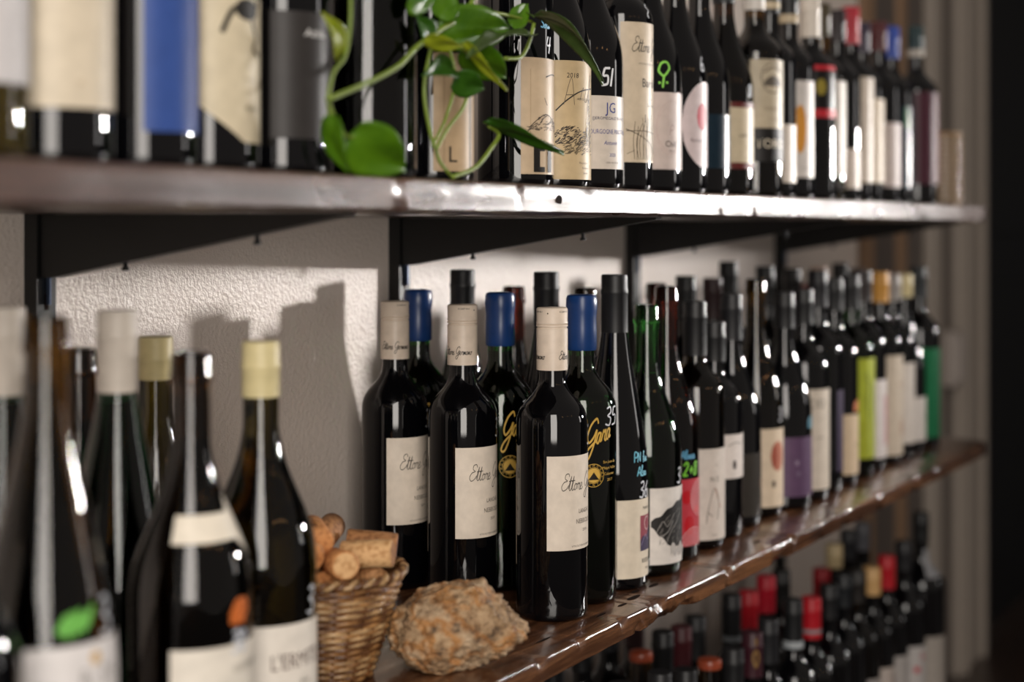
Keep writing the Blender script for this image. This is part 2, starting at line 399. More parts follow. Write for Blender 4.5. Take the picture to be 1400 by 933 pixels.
# ---------------------------------------------------------------- bottle builder
SH = {'bordeaux': ((.188, .236), [1, .992, .965, .91, .82, .69, .52, .34, .19, .09, .03, 0]),
      'burgundy': ((.135, .240), [1, .985, .945, .88, .78, .66, .53, .40, .28, .18, .10, .04, 0]),
      'flute': ((.118, .285), [1, .985, .95, .895, .825, .74, .65, .555, .46, .365, .27, .185, .11, .045, 0]),
      'magnum': ((.165, .215), [1, .995, .97, .91, .80, .64, .45, .28, .15, .06, 0])}
def profile(shape, R, H, rn=.0135, bare=False):
    (za, zb), wt = SH[shape]; k = H / (.335 if shape == 'flute' else .305)
    za *= k; zb *= k
    p = [(0, .006), (R * .45, .004), (R * .8, .0005), (R - .006, 0), (R - .0025, .0012), (R - .0006, .0035), (R, .008)]
    for i in range(1, 6): p.append((R, .008 + (za - .008) * i / 6))
    for i, w_ in enumerate(wt):
        p.append((rn + (R - rn) * w_, za + (zb - za) * i / (len(wt) - 1)))
    top = H - .001
    if bare:
        p += [(rn - .0004, top - .026), (rn - .0004, top - .0215), (rn + .0012, top - .021), (rn + .0016, top - .018), (rn + .0006, top - .015), (rn + .0002, top - .004), (rn - .001, top), (rn - .004, top), (rn - .0045, top - .003), (0, top - .003)]
    else:
        p += [(rn, top - .03), (rn, top - .002), (0, top - .002)]
    return p
def rad_at(p, z):
    for (r0, z0), (r1, z1) in zip(p[6:], p[7:]):
        if z0 <= z <= z1 and z1 > z0: return r0 + (r1 - r0) * (z - z0) / (z1 - z0)
    return p[6][0] if z < p[6][1] else p[-4][0]
def wrap(prof, verts, off, c=0):
    out = []
    for s_, z in verts:
        r = rad_at(prof, z); a = s_ / prof[6][0] + c
        rr = r + off; out.append((rr * math.sin(a), -rr * math.cos(a), z))
    return out
def art_on(parent, prof, art, off, c=0, name='artwork'):
    by = {}
    for color, v, f_ in art:
        V, Fc = by.setdefault(color, ([], [])); o_ = len(V); V += v; Fc += [tuple(i + o_ for i in q) for q in f_]
    for n_, (color, (V, Fc)) in enumerate(by.items()):
        link(name, pymesh(name, wrap(prof, V, off + n_ * .00012, c), Fc), ink(color), parent)['kind'] = 'stuff'
def label_mesh(prof, z0, z1, half, c, shape):
    R = prof[6][0]; n = 28; m = 10; vs, fs = [], []
    for i in range(n + 1):
        t = i / n; a = -half + 2 * half * t; lo, hi = z0, z1
        if shape == 'round':
            h = math.sqrt(max(.0004, 1 - (2 * t - 1) ** 2)); mid = (z0 + z1) / 2; lo, hi = mid - (z1 - z0) / 2 * h, mid + (z1 - z0) / 2 * h
        elif shape == 'diag': lo = z0 + (z1 - z0) * .26 * max(0, 1 - t * 2.2)
        elif shape == 'tail':
            if t > .68: lo = z0 - (t - .68) * .07; hi = z1 + .012 * max(0, 1 - abs(t - .78) / .10)
        for off in (.00022, ):
            for j in range(m + 1): vs.append((a * R, lo + (hi - lo) * j / m))
        if i:
            A, B = (i - 1) * (m + 1), i * (m + 1)
            fs += [(A + j, B + j, B + j + 1, A + j + 1) for j in range(m)]
    return wrap(prof, vs, .00022, c), fs
def make_cap(prof, cap, H):
    kind, color, ln = cap[:3]; rn = .0135
    if kind == 'screw':
        r = .0158; p = [(rn + .0003, H - ln), (r, H - ln), (r, H - .021), (r - .0009, H - .0205), (r - .0009, H - .0195), (r + .0002, H - .019), (r + .0002, H - .0175), (r - .0006, H - .017), (r + .0002, H - .0163), (r + .0002, H - .0145), (r - .0002, H - .014), (r, H - .0015), (r - .0013, H), (0, H)]
        return lathe('screw_cap', p, 40), foil(color, .4), 'screw_cap'
    if kind == 'wax' and ln < .03:
        p = [(rn + .0003, H - ln), (rn + .0016, H - ln), (rn + .0022, H - ln * .7), (rn + .0022, H - ln * .3), (rn + .001, H - .001), (rn - .003, H), (0, H)]
        return lathe('wax_seal', p, 36), foil(color, .3), 'wax_seal'
    if kind == 'wax':
        p = [(rn + .0004, H - ln + .0005), (rn + .0018, H - ln - .0005), (rn + .0026, H - ln + .002), (rn + .0024, H - ln * .6), (rn + .0021, H - .024), (rn + .0028, H - .018), (rn + .0032, H - .012), (rn + .0028, H - .004), (rn + .0015, H - .001), (rn - .002, H), (0, H)]
        return lathe('wax_seal', p, 40), foil(color, .3), 'wax_seal'
    p = [(rn + .0003, H - ln), (rn + .0011, H - ln), (rn + .0010, H - .022), (rn + .0016, H - .0205), (rn + .0017, H - .017), (rn + .0010, H - .0155), (rn + .0010, H - .002), (rn + .0002, H), (0, H - .0003)]
    return lathe('capsule', p, 36), foil(color, .45), 'capsule'
_CACHE = {}
GRP = {'u': 'bottles on the upper shelf', 'm': 'bottles on the middle shelf', 'l': 'bottles on the lowest shelf'}
ZS = {'u': Z_UP, 'm': Z_MID, 'l': Z_LOW}
def D(z0, z1, half, color, art=(), c=0, shape=None, rough=.42, back=False): return dict(z0=z0, z1=z1, half=half, color=color, art=art, c=c, shape=shape, rough=rough, back=back)
def bottle(sh, X, Y, R, H, shape, gl, cap, label, labels=(), marks=(), fill=None, wk='red', rz=0):
    root = tag(empty('wine_bottle', (X, Y, ZS[sh]), math.radians(rz)), label, 'bottle', GRP[sh])
    bare = cap is None
    key = (shape, R, round(H, 3), bare)
    prof = profile(shape, R, H, bare=bare)
    if key not in _CACHE: _CACHE[key] = lathe('bottle_glass', prof, 44)
    me = _CACHE[key]
    if me.materials and me.materials[0] != glass(gl): me = me.copy(); me.materials.clear()
    link('bottle_glass', me, glass(gl), root)
    if gl != 'black' and wk:
        fz = H * (fill or .78)
        pts = [(max(0, r - (.0032 if i > 3 else .003)), max(z, .006)) for i, (r, z) in enumerate(prof) if z < fz and i > 2]
        pts = [(0, .006)] + pts + [(max(.003, rad_at(prof, fz) - .0032), fz), (0, fz)]
        link('wine', lathe('wine', pts, 28), wine(wk), root)
    if cap:
        cm, mt, nm = make_cap(prof, cap, H); co = link(nm, cm, mt, root)
        if len(cap) > 3:
            rc = [(.0158, 0)] * 3
            fake = [(.0158 if cap[0] == 'screw' else .0147, z) for z in (0, 0, 0, 0, 0, 0, 0, H)]
            art_on(co, fake, cap[3], .00025, math.radians(cap[4] if len(cap) > 4 else 0), 'lettering')
        if len(cap) > 5 or (cap[0] == 'band'):
            pass
    for L in labels:
        v, f_ = label_mesh(prof, L['z0'], L['z1'], math.radians(L['half']), math.radians(L['c']), L['shape'])
        if sh == 'u': L['color'] = '#%02x%02x%02x' % tuple(int(int(L['color'][k:k+2], 16) * .92) for k in (1, 3, 5))  # stronger window light offset in the colour: upper-shelf labels darkened
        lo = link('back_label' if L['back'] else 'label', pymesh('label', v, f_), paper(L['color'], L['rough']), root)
        if L['art']: art_on(lo, prof, L['art'], .0004, math.radians(L['c']))
    for color, deg, V, Fc in marks:
        link('handwriting', pymesh('handwriting', wrap(prof, V, .0003, math.radians(deg)), Fc), ink(color), root)['kind'] = 'stuff'
    return root
def H_(s, size, deg, z, color, width=.0016, slant=.12, rise=0):
    v, f_, _ = pen(s, size, width, slant, rise); return color, deg, [(a, b + z) for a, b in v], f_
# ---------------------------------------------------------------- bottles: labels, marks and places
INK, GREY, WHITE, GOLD = '#1d1a18', '#554d45', '#d8d8d6', '#c9a24a'
CREAM, PALE, BLACK = '#e0d3c3', '#d9cfc8', '#121214'
def WX(s, size, x, z, color, width, xs, slant=.2, rise=0):
    v, f_, _ = pen(s, size, width, slant, rise); return color, [(a * xs + x, b + z) for a, b in v], f_
def capband(z0, z1, color): return [STRIP(-.0461, .0461, z0, z1, color, 34)]

# --- three screw-capped bottles in file (middle shelf)
def ettore_label():
    return D(.071, .164, 69, CREAM, [WX('Ettore Germano', .0165, -.029, .130, INK, .0008, .68),
        T('LANGHE', .0062, .0005, .1085, GREY, .8), T('NEBBIOLO', .0066, 0, .0985, GREY, .8), T('2019', .004, .001, .0895, GREY),
        LINE([(-.026, .1035), (.026, .1035)], .00025, '#b9a894'), T('VITICOLTORI IN SERRALUNGA', .0026, 0, .0745, GREY)])
def ettore_back():
    return D(.052, .152, 41, CREAM, [T('IIIIIIIIII', .006, -.019, .062, INK, .5), T('Langhe Nebbiolo', .003, -.012, .138, GREY), T('contains sulphites', .003, -.012, .118, GREY), T('product of Italy', .003, -.012, .098, GREY)], 180, back=True)
def ettore_cap(deg):
    return ('screw', '#dccbb9', .0625, [WX('Ettore Germano', .0085, -.0235, .2575, INK, .0007, .68), WX('Ettore Germano', .0085, .0235, .2575, INK, .0007, .68),
            T('ICORP IN I', .0026, 0, .305, INK), T('.', .012, .012, .3065, INK), T('ICORP IN I', .0026, .03, .305, INK)], deg)
WHO = ('nearest the front edge', 'in the middle of its file', 'farthest back by the wall')
for i, (X, Y, deg) in enumerate(((1.348, .7555, -120), (1.352, .865, -52), (1.376, .968, -25))):
    bottle('m', X, Y, .036, .309, 'bordeaux', 'black', ettore_cap(deg), 'dark bottle with cream screw cap and cream script label, %s' % WHO[i],
           [ettore_label(), ettore_back()], [H_('3', .021, 11 if i else 14, .172, '#c2c4c8', .0018)])
# --- three blue-waxed bottles
def garage_marks():
    m = [H_('35', .021, -21, .184, '#c9cbd0', .0017)]
    return m
for i, (X, Y, who) in enumerate(((1.425, .763, 'front of three'), (1.433, .868, 'second of three'), (1.450, .988, 'rearmost of three'))):
    b_ = bottle('m', X, Y, .0365, .319, 'bordeaux', 'green', ('wax', '#123468', .0577), 'dark bottle sealed in blue wax, %s beside the screw caps' % who, [], garage_marks(), .80)
    prof = profile('bordeaux', .0365, .319)
    R = .0365; c0 = math.radians(-42)
    art = [WX('Gara', .027, -.009, .163, GOLD, .0024, .62, .25, .18), RING(0, .134, .0118, .0118, .0006, GOLD), RING(0, .134, .0082, .0082, .0005, GOLD),
           DISC(0, .134, .0075, .0075, GOLD), STRIP(-.006, .006, .1295, lambda t: .1295 + .008 * (1 - abs(2*t - 1)) ** 1.1, '#1a1409', 8)]
    for k in range(14):
        a = 2 * math.pi * k / 14; art.append(T('MOUNTAIN GROWN'[k] if k != 8 else '*', .0032, .010 * math.sin(a), .134 + .010 * math.cos(a), GOLD))
    for k, t in enumerate(('San Juan de', 'Maipo Valley', 'Cabernet', '2017')):
        art.append(T(t, .0042, .0205, .147 - k * .0062, GOLD))
    lo = empty('gold_print', (0, 0, 0)); lo.parent = b_
    art_on(lo, prof, art, .0003, c0, 'lettering')
# --- three black-capped flutes
ries = D(.013, .097, 59, '#ddd0bc', [T('Nature', .005, .003, .087, INK), STRIP(-.009, .014, .045, .079, '#8f3f4c', 6), STRIP(-.009, .014, .041, lambda t: .052 + .012 * t + .003 * math.sin(t * 9), '#3d3350', 8),
     RING(.004, .070, .006, .007, .0008, '#e0c9c4'), LINE([(-.008, .047), (0, .058), (.006, .052), (.013, .06)], .0008, '#8a7fa0'), T('RIESLING', .0068, .006, .030, INK, .9), T('Alsace', .003, .004, .022, GREY)])
bottle('m', 1.499, .762, .0365, .338, 'flute', 'black', ('cap', BLACK, .066), 'tall flute bottle with black capsule, blue handwriting and cream picture label', [ries],
       [H_('PN fin', .0115, -28, .137, '#6fb6cc', .0014), H_('Alsa', .011, -21, .122, '#6fb6cc', .0014), H_('36', .019, -17, .098, '#d0d3d8', .0019)])
bottle('m', 1.521, .86, .0365, .339, 'flute', 'black', ('cap', BLACK, .066), 'tall black capped flute bottle, second of three in its file', [ries])
bottle('m', 1.524, .975, .0365, .340, 'flute', 'green', ('cap', BLACK, .066), 'tall black capped green flute bottle rearmost against the wall', [ries], fill=.7)
# --- rest of the middle shelf, front row
mt_lo = lambda t: .052 - .030 * t if t < .5 else .037 - .002 * (t - .5)
mtn = D(.014, .099, 59, '#d8d1ca', [STRIP(-.040, .016, lambda t: .056 - .024 * min(1, t * 2.2) + .0012 * math.sin(t * 31), lambda t: .062 + .016 * min(1, t * 2.2) + .0012 * math.sin(t * 23) + (.022 * (t - .45) if t > .45 else 0), '#262423', 26), HATCH(-.03, .014, .036, lambda t: .062 + .02 * t, 60, .0005, '#7a7672', 9, .006, .9),
       LINE([(-.034, .05), (-.026, .062), (-.02, .056), (-.01, .07)], .0007, '#9a9692'), LINE([(-.022, .038), (-.014, .052), (-.004, .062), (.004, .075)], .0009, '#8a8682'), LINE([(-.03, .045), (-.02, .05), (-.012, .062)], .0006, '#b0aca8'),
       LINE([(-.006, .045), (.004, .056), (.01, .07)], .0006, '#77726e'), STRIP(-.016, .014, lambda t: .024 + .003 * math.sin(t * 20), lambda t: .034 + .004 * math.sin(t * 13), '#b4aea9', 12)])
bottle('m', 1.579, .762, .040, .303, 'burgundy', 'green', None, 'open topped green burgundy bottle with black mountain drawing on white label', [mtn], [H_('3', .019, -6, .102, '#c9ccd2', .0019)], .74)
sw_art = [DISC(-.018, .075, .007, .008, '#b3101e'), DISC(-.014, .042, .008, .011, '#b3101e'), STRIP(-.006, .004, .056, .064, '#c9202c', 4)]
for k in range(1, 7): sw_art += [RING(-.006, .018, .0035 * k, .0035 * k, .0007, '#e8c3c4', 18, 0, 180), RING(.006, .073, .003 * k, .0035 * k, .0007, '#e8c3c4', 22)]
bottle('m', 1.658, .774, .0385, .321, 'burgundy', 'redbrown', None, 'brown open topped bottle with red label of swirling pale lines', [D(.018, .096, 46, '#b23a44', sw_art)],
       [H_('Alsace', .010, -39, .120, '#5f9fc0', .0014), H_('2+8', .017, -36, .100, '#79c43a', .0022)], .76)
bottle('m', 1.736, .772, .0365, .299, 'bordeaux', 'amber', ('cap', BLACK, .066), 'bordeaux bottle with black capsule and tall pale label of a looped figure',
       [D(.012, .122, 60, '#cfc4ba', [T('N E', .009, -.016, .085, GREY), T('l', .006, -.014, .102, GREY), LINE([(-.028, .032), (-.024, .055), (-.016, .075), (-.009, .055), (-.012, .036)], .0011, '#7d756d'), LINE([(-.016, .075), (-.006, .05)], .001, '#a5684d'), LINE([(-.028, .032), (-.026, .045), (-.020, .04)], .001, '#7d756d'), T('750 ml', .003, -.016, .018, GREY)])], fill=.735)
bottle('m', 1.811, .779, .0365, .270, 'bordeaux', 'black', ('cap', BLACK, .05), 'short dark bottle with small white label set high, beside the looped figure', [D(.075, .130, 59, PALE, [DISC(-.014, .092, .003, .006, '#3a3230'), LINE([(-.024, .116), (-.012, .12), (.0, .117)], .0012, '#8a807a')])])
bottle('m', 1.890, .788, .039, .302, 'burgundy', 'black', ('cap', '#1a1a1d', .06), 'burgundy bottle with black capsule and dark grey label', [D(.014, .096, 56, '#37332f', [LINE([(-.028, .02), (.028, .02)], .002, '#6a655f'), DISC(.004, .055, .004, .007, '#5d4330')], rough=.3)])
bottle('m', 1.970, .786, .037, .321, 'burgundy', 'amber', None, 'slim amber necked bottle with cream label bearing a red oval', [D(.014, .119, 57, '#d6c3ab', [DISC(-.010, .082, .013, .020, '#b06a50'), DISC(-.016, .082, .006, .016, '#9a4c38'), DISC(-.018, .045, .003, .005, '#4a3d33'), T('vino rosso', .0035, 0, .028, GREY)])], [H_('3', .02, -14, .128, '#b9bcc2', .002)], .8)
bottle('m', 2.046, .774, .0385, .299, 'burgundy', 'black', ('cap', BLACK, .05), 'burgundy bottle with plain purple label', [D(.018, .100, 72, '#5c4560', [DISC(-.028, .065, .003, .0035, '#8a7a90'), DISC(-.026, .05, .003, .003, '#75657c')])], [H_('%', .016, -12, .112, '#3f7f95', .002)])
bottle('m', 2.123, .774, .037, .301, 'bordeaux', 'black', ('cap', BLACK, .05), 'bordeaux bottle with tall cream label and grey initial on top', [D(.016, .159, 66, '#cfc3b4', [T('O', .018, -.03, .138, '#6b645c'), T('D', .018, -.016, .138, '#6b645c'), T('CUVEE', .005, -.02, .09, GREY)])])
bottle('m', 2.199, .779, .037, .326, 'bordeaux', 'black', ('cap', '#16151a', .055), 'tall dark bottle with narrow violet label between two cream labels', [D(.03, .15, 30, '#3c3048', [], 10)])
bottle('m', 2.274, .780, .037, .313, 'bordeaux', 'black', ('cap', BLACK, .05), 'dark bottle with low cream label and orange scribble above it', [D(.016, .107, 64, '#cdb79b', [T('ROSSO', .006, 0, .06, GREY)])], [H_('%', .016, -18, .112, '#c06a38', .0026)])
yg = [LINE([(-.02 + .013 * k, .165 - .02 * (k % 2)), (-.016 + .012 * k, .14), (-.02 + .013 * k, .115), (-.016 + .013 * k, .09)], .0028, '#4c5a18') for k in range(4)]
bottle('m', 2.354, .780, .037, .316, 'bordeaux', 'green', ('cap', BLACK, .055), 'bottle with bright yellow green label of dark leafy strokes', [D(.03, .186, 68, '#a7b03a', yg + [STRIP(-.04, .04, .03, .09, '#9aa22c', 16)])], fill=.7)
bottle('m', 2.432, .785, .037, .320, 'bordeaux', 'black', ('cap', '#2b2220', .05), 'dark bottle with white label striped pink, right of the yellow green label', [D(.02, .146, 50, '#d5cdcb', [STRIP(-.006, .006, .04, .12, '#b5697d', 4)], 4)])
bottle('m', 2.512, .782, .037, .316, 'bordeaux', 'black', ('cap', '#c08a3a', .05), 'bottle with orange tan capsule and tall cream label', [D(.015, .179, 69, '#c9bba9', [T('MONTE', .008, 0, .13, '#a07b6a'), DISC(0, .06, .01, .014, '#b59a86')])])
bottle('m', 2.588, .784, .037, .311, 'bordeaux', 'black', ('cap', '#8f8985', .045), 'bottle with grey capsule and plain pale label, third from the shelf end', [D(.025, .161, 57, '#cfc6bd')])
bottle('m', 2.663, .786, .037, .309, 'burgundy', 'black', ('cap', '#c9b98a', .04), 'sloping bottle with cream capsule and small low white label', [D(.02, .096, 59, '#d3cbc4', [T('ALTO', .008, 0, .06, GREY)])])
bottle('m', 2.739, .782, .037, .320, 'bordeaux', 'black', ('cap', '#23282c', .055), 'bottle with deep green label standing last on the middle shelf', [D(.018, .176, 72, '#1f6b45')])
# --- middle shelf, back rows
for X, Y, R, H, shp, gl, cap, lab in (
    (1.615, .860, .040, .319, 'burgundy', 'brown', None, 'brown open topped bottle between two black capped flutes'),
    (1.637, .972, .039, .318, 'burgundy', 'redbrown', None, 'red brown open topped bottle rearmost by the wall, above the blue wax'),
    (1.853, .880, .037, .317, 'burgundy', 'redbrown', None, 'reddish bottle top behind the open green bottle'),
    (1.949, .880, .037, .323, 'bordeaux', 'black', ('cap', BLACK, .06), 'black capped bottle in the second row behind the looped figure label'),
    (2.087, .900, .037, .316, 'bordeaux', 'black', ('cap', '#2a1416', .06), 'dark maroon capped bottle in the second row behind the short bottle'),
    (2.162, .906, .037, .339, 'bordeaux', 'black', ('cap', BLACK, .06), 'tallest black capped bottle of the second row'),
    (2.245, .880, .037, .330, 'bordeaux', 'black', ('cap', '#1b1b1d', .06), 'black capped bottle in the second row behind the red oval label'),
    (2.363, .880, .037, .324, 'bordeaux', 'black', ('cap', '#1d1a1a', .06), 'black capped bottle in the second row behind the purple label'),
    (2.470, .890, .037, .295, 'bordeaux', 'black', ('cap', '#7c2a2c', .055), 'red capped bottle in the second row above the tall cream label'),
    (2.548, .900, .037, .322, 'bordeaux', 'black', ('cap', '#b89a88', .03), 'tan capped bottle in the second row behind the violet label'),
    (2.648, .896, .037, .327, 'bordeaux', 'black', ('cap', '#1a1a1c', .06), 'tall black capped bottle in the second row behind the yellow green label'),
    (2.724, .890, .037, .315, 'bordeaux', 'black', ('cap', '#2a2a2e', .06), 'black capped bottle at the end of the second row')):
    bottle('m', X, Y, R, H, shp, gl, cap, lab, [D(.03, .12, 60, '#cbbfb0')])
# --- near bottles at the left of the middle shelf
bottle('m', .910, .765, .0425, .302, 'burgundy', 'olive', ('cap', '#cdbf90', .042), 'olive glass bottle with pale yellow cap and white lettered label by the basket',
       [D(.014, .094, 60, '#e0d8cd', [T("L'ERMITE", .0165, -.006, .066, '#4a2a26', .75), T('blanc', .005, 0, .05, GREY)])], [H_('3', .022, 3, .098, '#cfd2d8', .002)], .72, None)
bottle('m', .800, .735, .0425, .304, 'burgundy', 'brown', None, 'brown open topped bottle wearing a cream ribbon label round its shoulder',
       [D(.03, .107, 66, '#e2dacd', [T('DOMAINE', .007, .012, .09, GREY)]), D(.176, .194, 62, '#e6dccb', [], -8, 'tail')], [H_('%', .016, -10, .121, '#c9692c', .003), H_('30', .016, -9, .101, '#c9ccd4', .0022)], .8)
bottle('m', .661, .725, .0425, .335, 'flute', 'amber', None, 'tall amber bottle with green scribble and white label, near left front',
       [D(.06, .1415, 60, '#ddd8d6', [T('R  DS', .016, .004, .12, '#8a8582', .8), DISC(0, .132, .004, .004, '#c9a46a')])], [H_('*', .019, -34, .146, '#6fb552', .003), H_('3', .024, 9, .143, '#c5c9d0', .0026)], .82, None)
bottle('m', .557, .690, .042, .302, 'burgundy', 'black', ('cap', BLACK, .05), 'dark bottle cut off by the left edge of the photo', [D(.02, .1, 60, '#d6cfc6')])
bottle('m', .825, .830, .0385, .328, 'flute', 'deepgreen', ('cap', '#cdc3b7', .066), 'green flute bottle with white capsule between amber and ribboned bottles', [], [H_('3', .02, 10, .10, '#9fb0c0', .002)], .85, None)
bottle('m', .746, .860, .037, .333, 'flute', 'deepgreen', ('cap', '#cdc3b7', .066), 'green bottle with white capsule at the left edge of the photo', [], fill=.8)
bottle('m', .873, .920, .037, .294, 'burgundy', 'brown', None, 'brown bottle top peeking between amber bottle and white capsule', [], fill=.8)
bottle('m', .969, .930, .037, .296, 'burgundy', 'olive', ('cap', '#d0c08e', .036), 'olive bottle with pale yellow cap in the back row near the wall', [], fill=.7, wk=None)

# --- upper shelf
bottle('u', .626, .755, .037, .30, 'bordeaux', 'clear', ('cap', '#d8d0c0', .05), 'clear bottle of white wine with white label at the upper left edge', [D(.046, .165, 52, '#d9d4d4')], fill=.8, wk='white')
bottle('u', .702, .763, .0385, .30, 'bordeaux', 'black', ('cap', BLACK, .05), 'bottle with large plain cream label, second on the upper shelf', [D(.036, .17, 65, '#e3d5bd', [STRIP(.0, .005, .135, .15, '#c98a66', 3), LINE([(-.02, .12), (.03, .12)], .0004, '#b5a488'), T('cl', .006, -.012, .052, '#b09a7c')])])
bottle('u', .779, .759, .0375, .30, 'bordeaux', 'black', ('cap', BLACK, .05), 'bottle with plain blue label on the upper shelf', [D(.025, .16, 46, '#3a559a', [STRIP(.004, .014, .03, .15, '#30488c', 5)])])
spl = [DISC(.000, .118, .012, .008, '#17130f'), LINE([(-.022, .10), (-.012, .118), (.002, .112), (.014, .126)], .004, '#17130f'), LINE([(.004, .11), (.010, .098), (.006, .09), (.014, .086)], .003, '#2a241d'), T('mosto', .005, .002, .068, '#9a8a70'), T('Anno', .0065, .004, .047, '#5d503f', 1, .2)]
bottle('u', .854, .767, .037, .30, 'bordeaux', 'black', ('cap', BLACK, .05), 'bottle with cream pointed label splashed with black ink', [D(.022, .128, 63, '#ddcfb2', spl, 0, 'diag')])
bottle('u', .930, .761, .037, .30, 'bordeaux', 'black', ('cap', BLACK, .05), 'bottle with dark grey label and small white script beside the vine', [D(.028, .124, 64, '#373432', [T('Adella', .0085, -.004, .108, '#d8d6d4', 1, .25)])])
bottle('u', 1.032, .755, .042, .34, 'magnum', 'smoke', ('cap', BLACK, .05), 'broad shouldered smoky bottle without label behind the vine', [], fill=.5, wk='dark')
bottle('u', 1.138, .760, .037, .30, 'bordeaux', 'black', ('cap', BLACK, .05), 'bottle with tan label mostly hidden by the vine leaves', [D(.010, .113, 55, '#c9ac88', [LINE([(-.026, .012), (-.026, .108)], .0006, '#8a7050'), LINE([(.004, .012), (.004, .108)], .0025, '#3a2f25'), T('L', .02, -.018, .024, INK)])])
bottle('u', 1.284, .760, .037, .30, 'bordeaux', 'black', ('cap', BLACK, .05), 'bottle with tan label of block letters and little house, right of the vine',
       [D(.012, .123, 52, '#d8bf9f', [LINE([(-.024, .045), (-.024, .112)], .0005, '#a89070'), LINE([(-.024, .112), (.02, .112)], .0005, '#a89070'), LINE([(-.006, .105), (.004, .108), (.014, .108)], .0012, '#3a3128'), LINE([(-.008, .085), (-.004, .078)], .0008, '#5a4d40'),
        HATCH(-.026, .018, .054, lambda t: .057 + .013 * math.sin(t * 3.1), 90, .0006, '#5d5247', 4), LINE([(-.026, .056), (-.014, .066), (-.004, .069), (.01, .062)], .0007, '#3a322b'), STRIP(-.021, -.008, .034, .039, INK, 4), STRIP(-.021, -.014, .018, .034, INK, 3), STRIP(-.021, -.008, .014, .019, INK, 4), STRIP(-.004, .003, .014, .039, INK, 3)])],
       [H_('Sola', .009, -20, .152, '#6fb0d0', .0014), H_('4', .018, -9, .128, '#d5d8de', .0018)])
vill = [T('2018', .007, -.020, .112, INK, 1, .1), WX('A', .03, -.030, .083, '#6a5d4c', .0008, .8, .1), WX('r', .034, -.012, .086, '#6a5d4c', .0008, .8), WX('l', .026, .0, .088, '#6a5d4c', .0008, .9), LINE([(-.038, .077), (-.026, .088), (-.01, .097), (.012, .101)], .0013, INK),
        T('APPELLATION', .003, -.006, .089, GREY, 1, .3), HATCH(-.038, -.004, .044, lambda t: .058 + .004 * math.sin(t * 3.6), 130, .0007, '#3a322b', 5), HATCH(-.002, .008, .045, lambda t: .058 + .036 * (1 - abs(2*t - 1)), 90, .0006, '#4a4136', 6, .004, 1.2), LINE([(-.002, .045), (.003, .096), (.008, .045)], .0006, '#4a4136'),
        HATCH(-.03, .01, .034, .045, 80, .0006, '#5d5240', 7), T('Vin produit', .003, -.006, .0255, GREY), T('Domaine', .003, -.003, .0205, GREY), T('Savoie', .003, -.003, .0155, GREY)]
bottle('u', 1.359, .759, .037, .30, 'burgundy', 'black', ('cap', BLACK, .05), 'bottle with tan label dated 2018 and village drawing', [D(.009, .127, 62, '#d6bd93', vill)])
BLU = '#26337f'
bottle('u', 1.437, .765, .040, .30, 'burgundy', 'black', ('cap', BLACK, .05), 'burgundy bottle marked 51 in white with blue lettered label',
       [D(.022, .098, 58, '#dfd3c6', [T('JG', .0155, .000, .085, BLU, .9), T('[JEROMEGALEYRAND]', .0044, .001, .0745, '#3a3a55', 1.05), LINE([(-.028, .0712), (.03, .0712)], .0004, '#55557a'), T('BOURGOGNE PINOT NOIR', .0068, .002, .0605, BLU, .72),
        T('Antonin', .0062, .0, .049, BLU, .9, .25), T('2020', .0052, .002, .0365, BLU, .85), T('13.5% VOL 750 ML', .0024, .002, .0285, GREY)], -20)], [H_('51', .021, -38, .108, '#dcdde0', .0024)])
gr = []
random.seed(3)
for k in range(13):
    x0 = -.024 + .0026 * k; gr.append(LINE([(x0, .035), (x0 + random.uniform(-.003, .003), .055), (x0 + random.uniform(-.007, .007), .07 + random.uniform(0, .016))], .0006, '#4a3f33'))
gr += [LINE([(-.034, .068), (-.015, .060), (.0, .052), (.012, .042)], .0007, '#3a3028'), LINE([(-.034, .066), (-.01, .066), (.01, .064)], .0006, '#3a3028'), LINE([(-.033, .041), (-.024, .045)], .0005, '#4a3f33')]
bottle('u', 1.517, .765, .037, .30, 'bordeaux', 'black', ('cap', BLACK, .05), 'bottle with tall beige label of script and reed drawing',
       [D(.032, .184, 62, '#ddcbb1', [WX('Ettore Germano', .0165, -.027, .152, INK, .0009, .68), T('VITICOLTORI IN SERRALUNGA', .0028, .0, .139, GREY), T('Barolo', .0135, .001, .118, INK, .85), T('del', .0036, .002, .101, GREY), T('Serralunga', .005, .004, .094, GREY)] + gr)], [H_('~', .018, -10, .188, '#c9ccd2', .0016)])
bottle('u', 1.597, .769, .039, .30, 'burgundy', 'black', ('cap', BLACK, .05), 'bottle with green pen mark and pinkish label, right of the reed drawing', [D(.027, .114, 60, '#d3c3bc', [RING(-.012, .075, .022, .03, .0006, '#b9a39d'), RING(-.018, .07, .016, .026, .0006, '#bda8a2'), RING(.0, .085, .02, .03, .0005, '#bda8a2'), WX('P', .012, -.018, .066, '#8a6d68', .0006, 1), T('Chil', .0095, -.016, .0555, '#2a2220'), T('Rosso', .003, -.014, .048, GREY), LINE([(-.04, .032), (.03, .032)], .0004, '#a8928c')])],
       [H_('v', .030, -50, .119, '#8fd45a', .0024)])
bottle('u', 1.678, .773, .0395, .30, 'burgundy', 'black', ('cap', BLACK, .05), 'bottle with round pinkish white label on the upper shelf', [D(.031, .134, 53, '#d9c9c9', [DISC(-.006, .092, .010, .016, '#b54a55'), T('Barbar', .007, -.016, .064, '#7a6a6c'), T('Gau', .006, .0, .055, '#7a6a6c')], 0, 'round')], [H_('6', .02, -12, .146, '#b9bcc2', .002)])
bottle('u', 1.760, .777, .0385, .30, 'burgundy', 'black', ('cap', BLACK, .05), 'burgundy bottle with dark teal label', [D(.034, .100, 56, '#182a36', [T('LA', .007, .004, .066, '#b0b8bd')], rough=.3)])
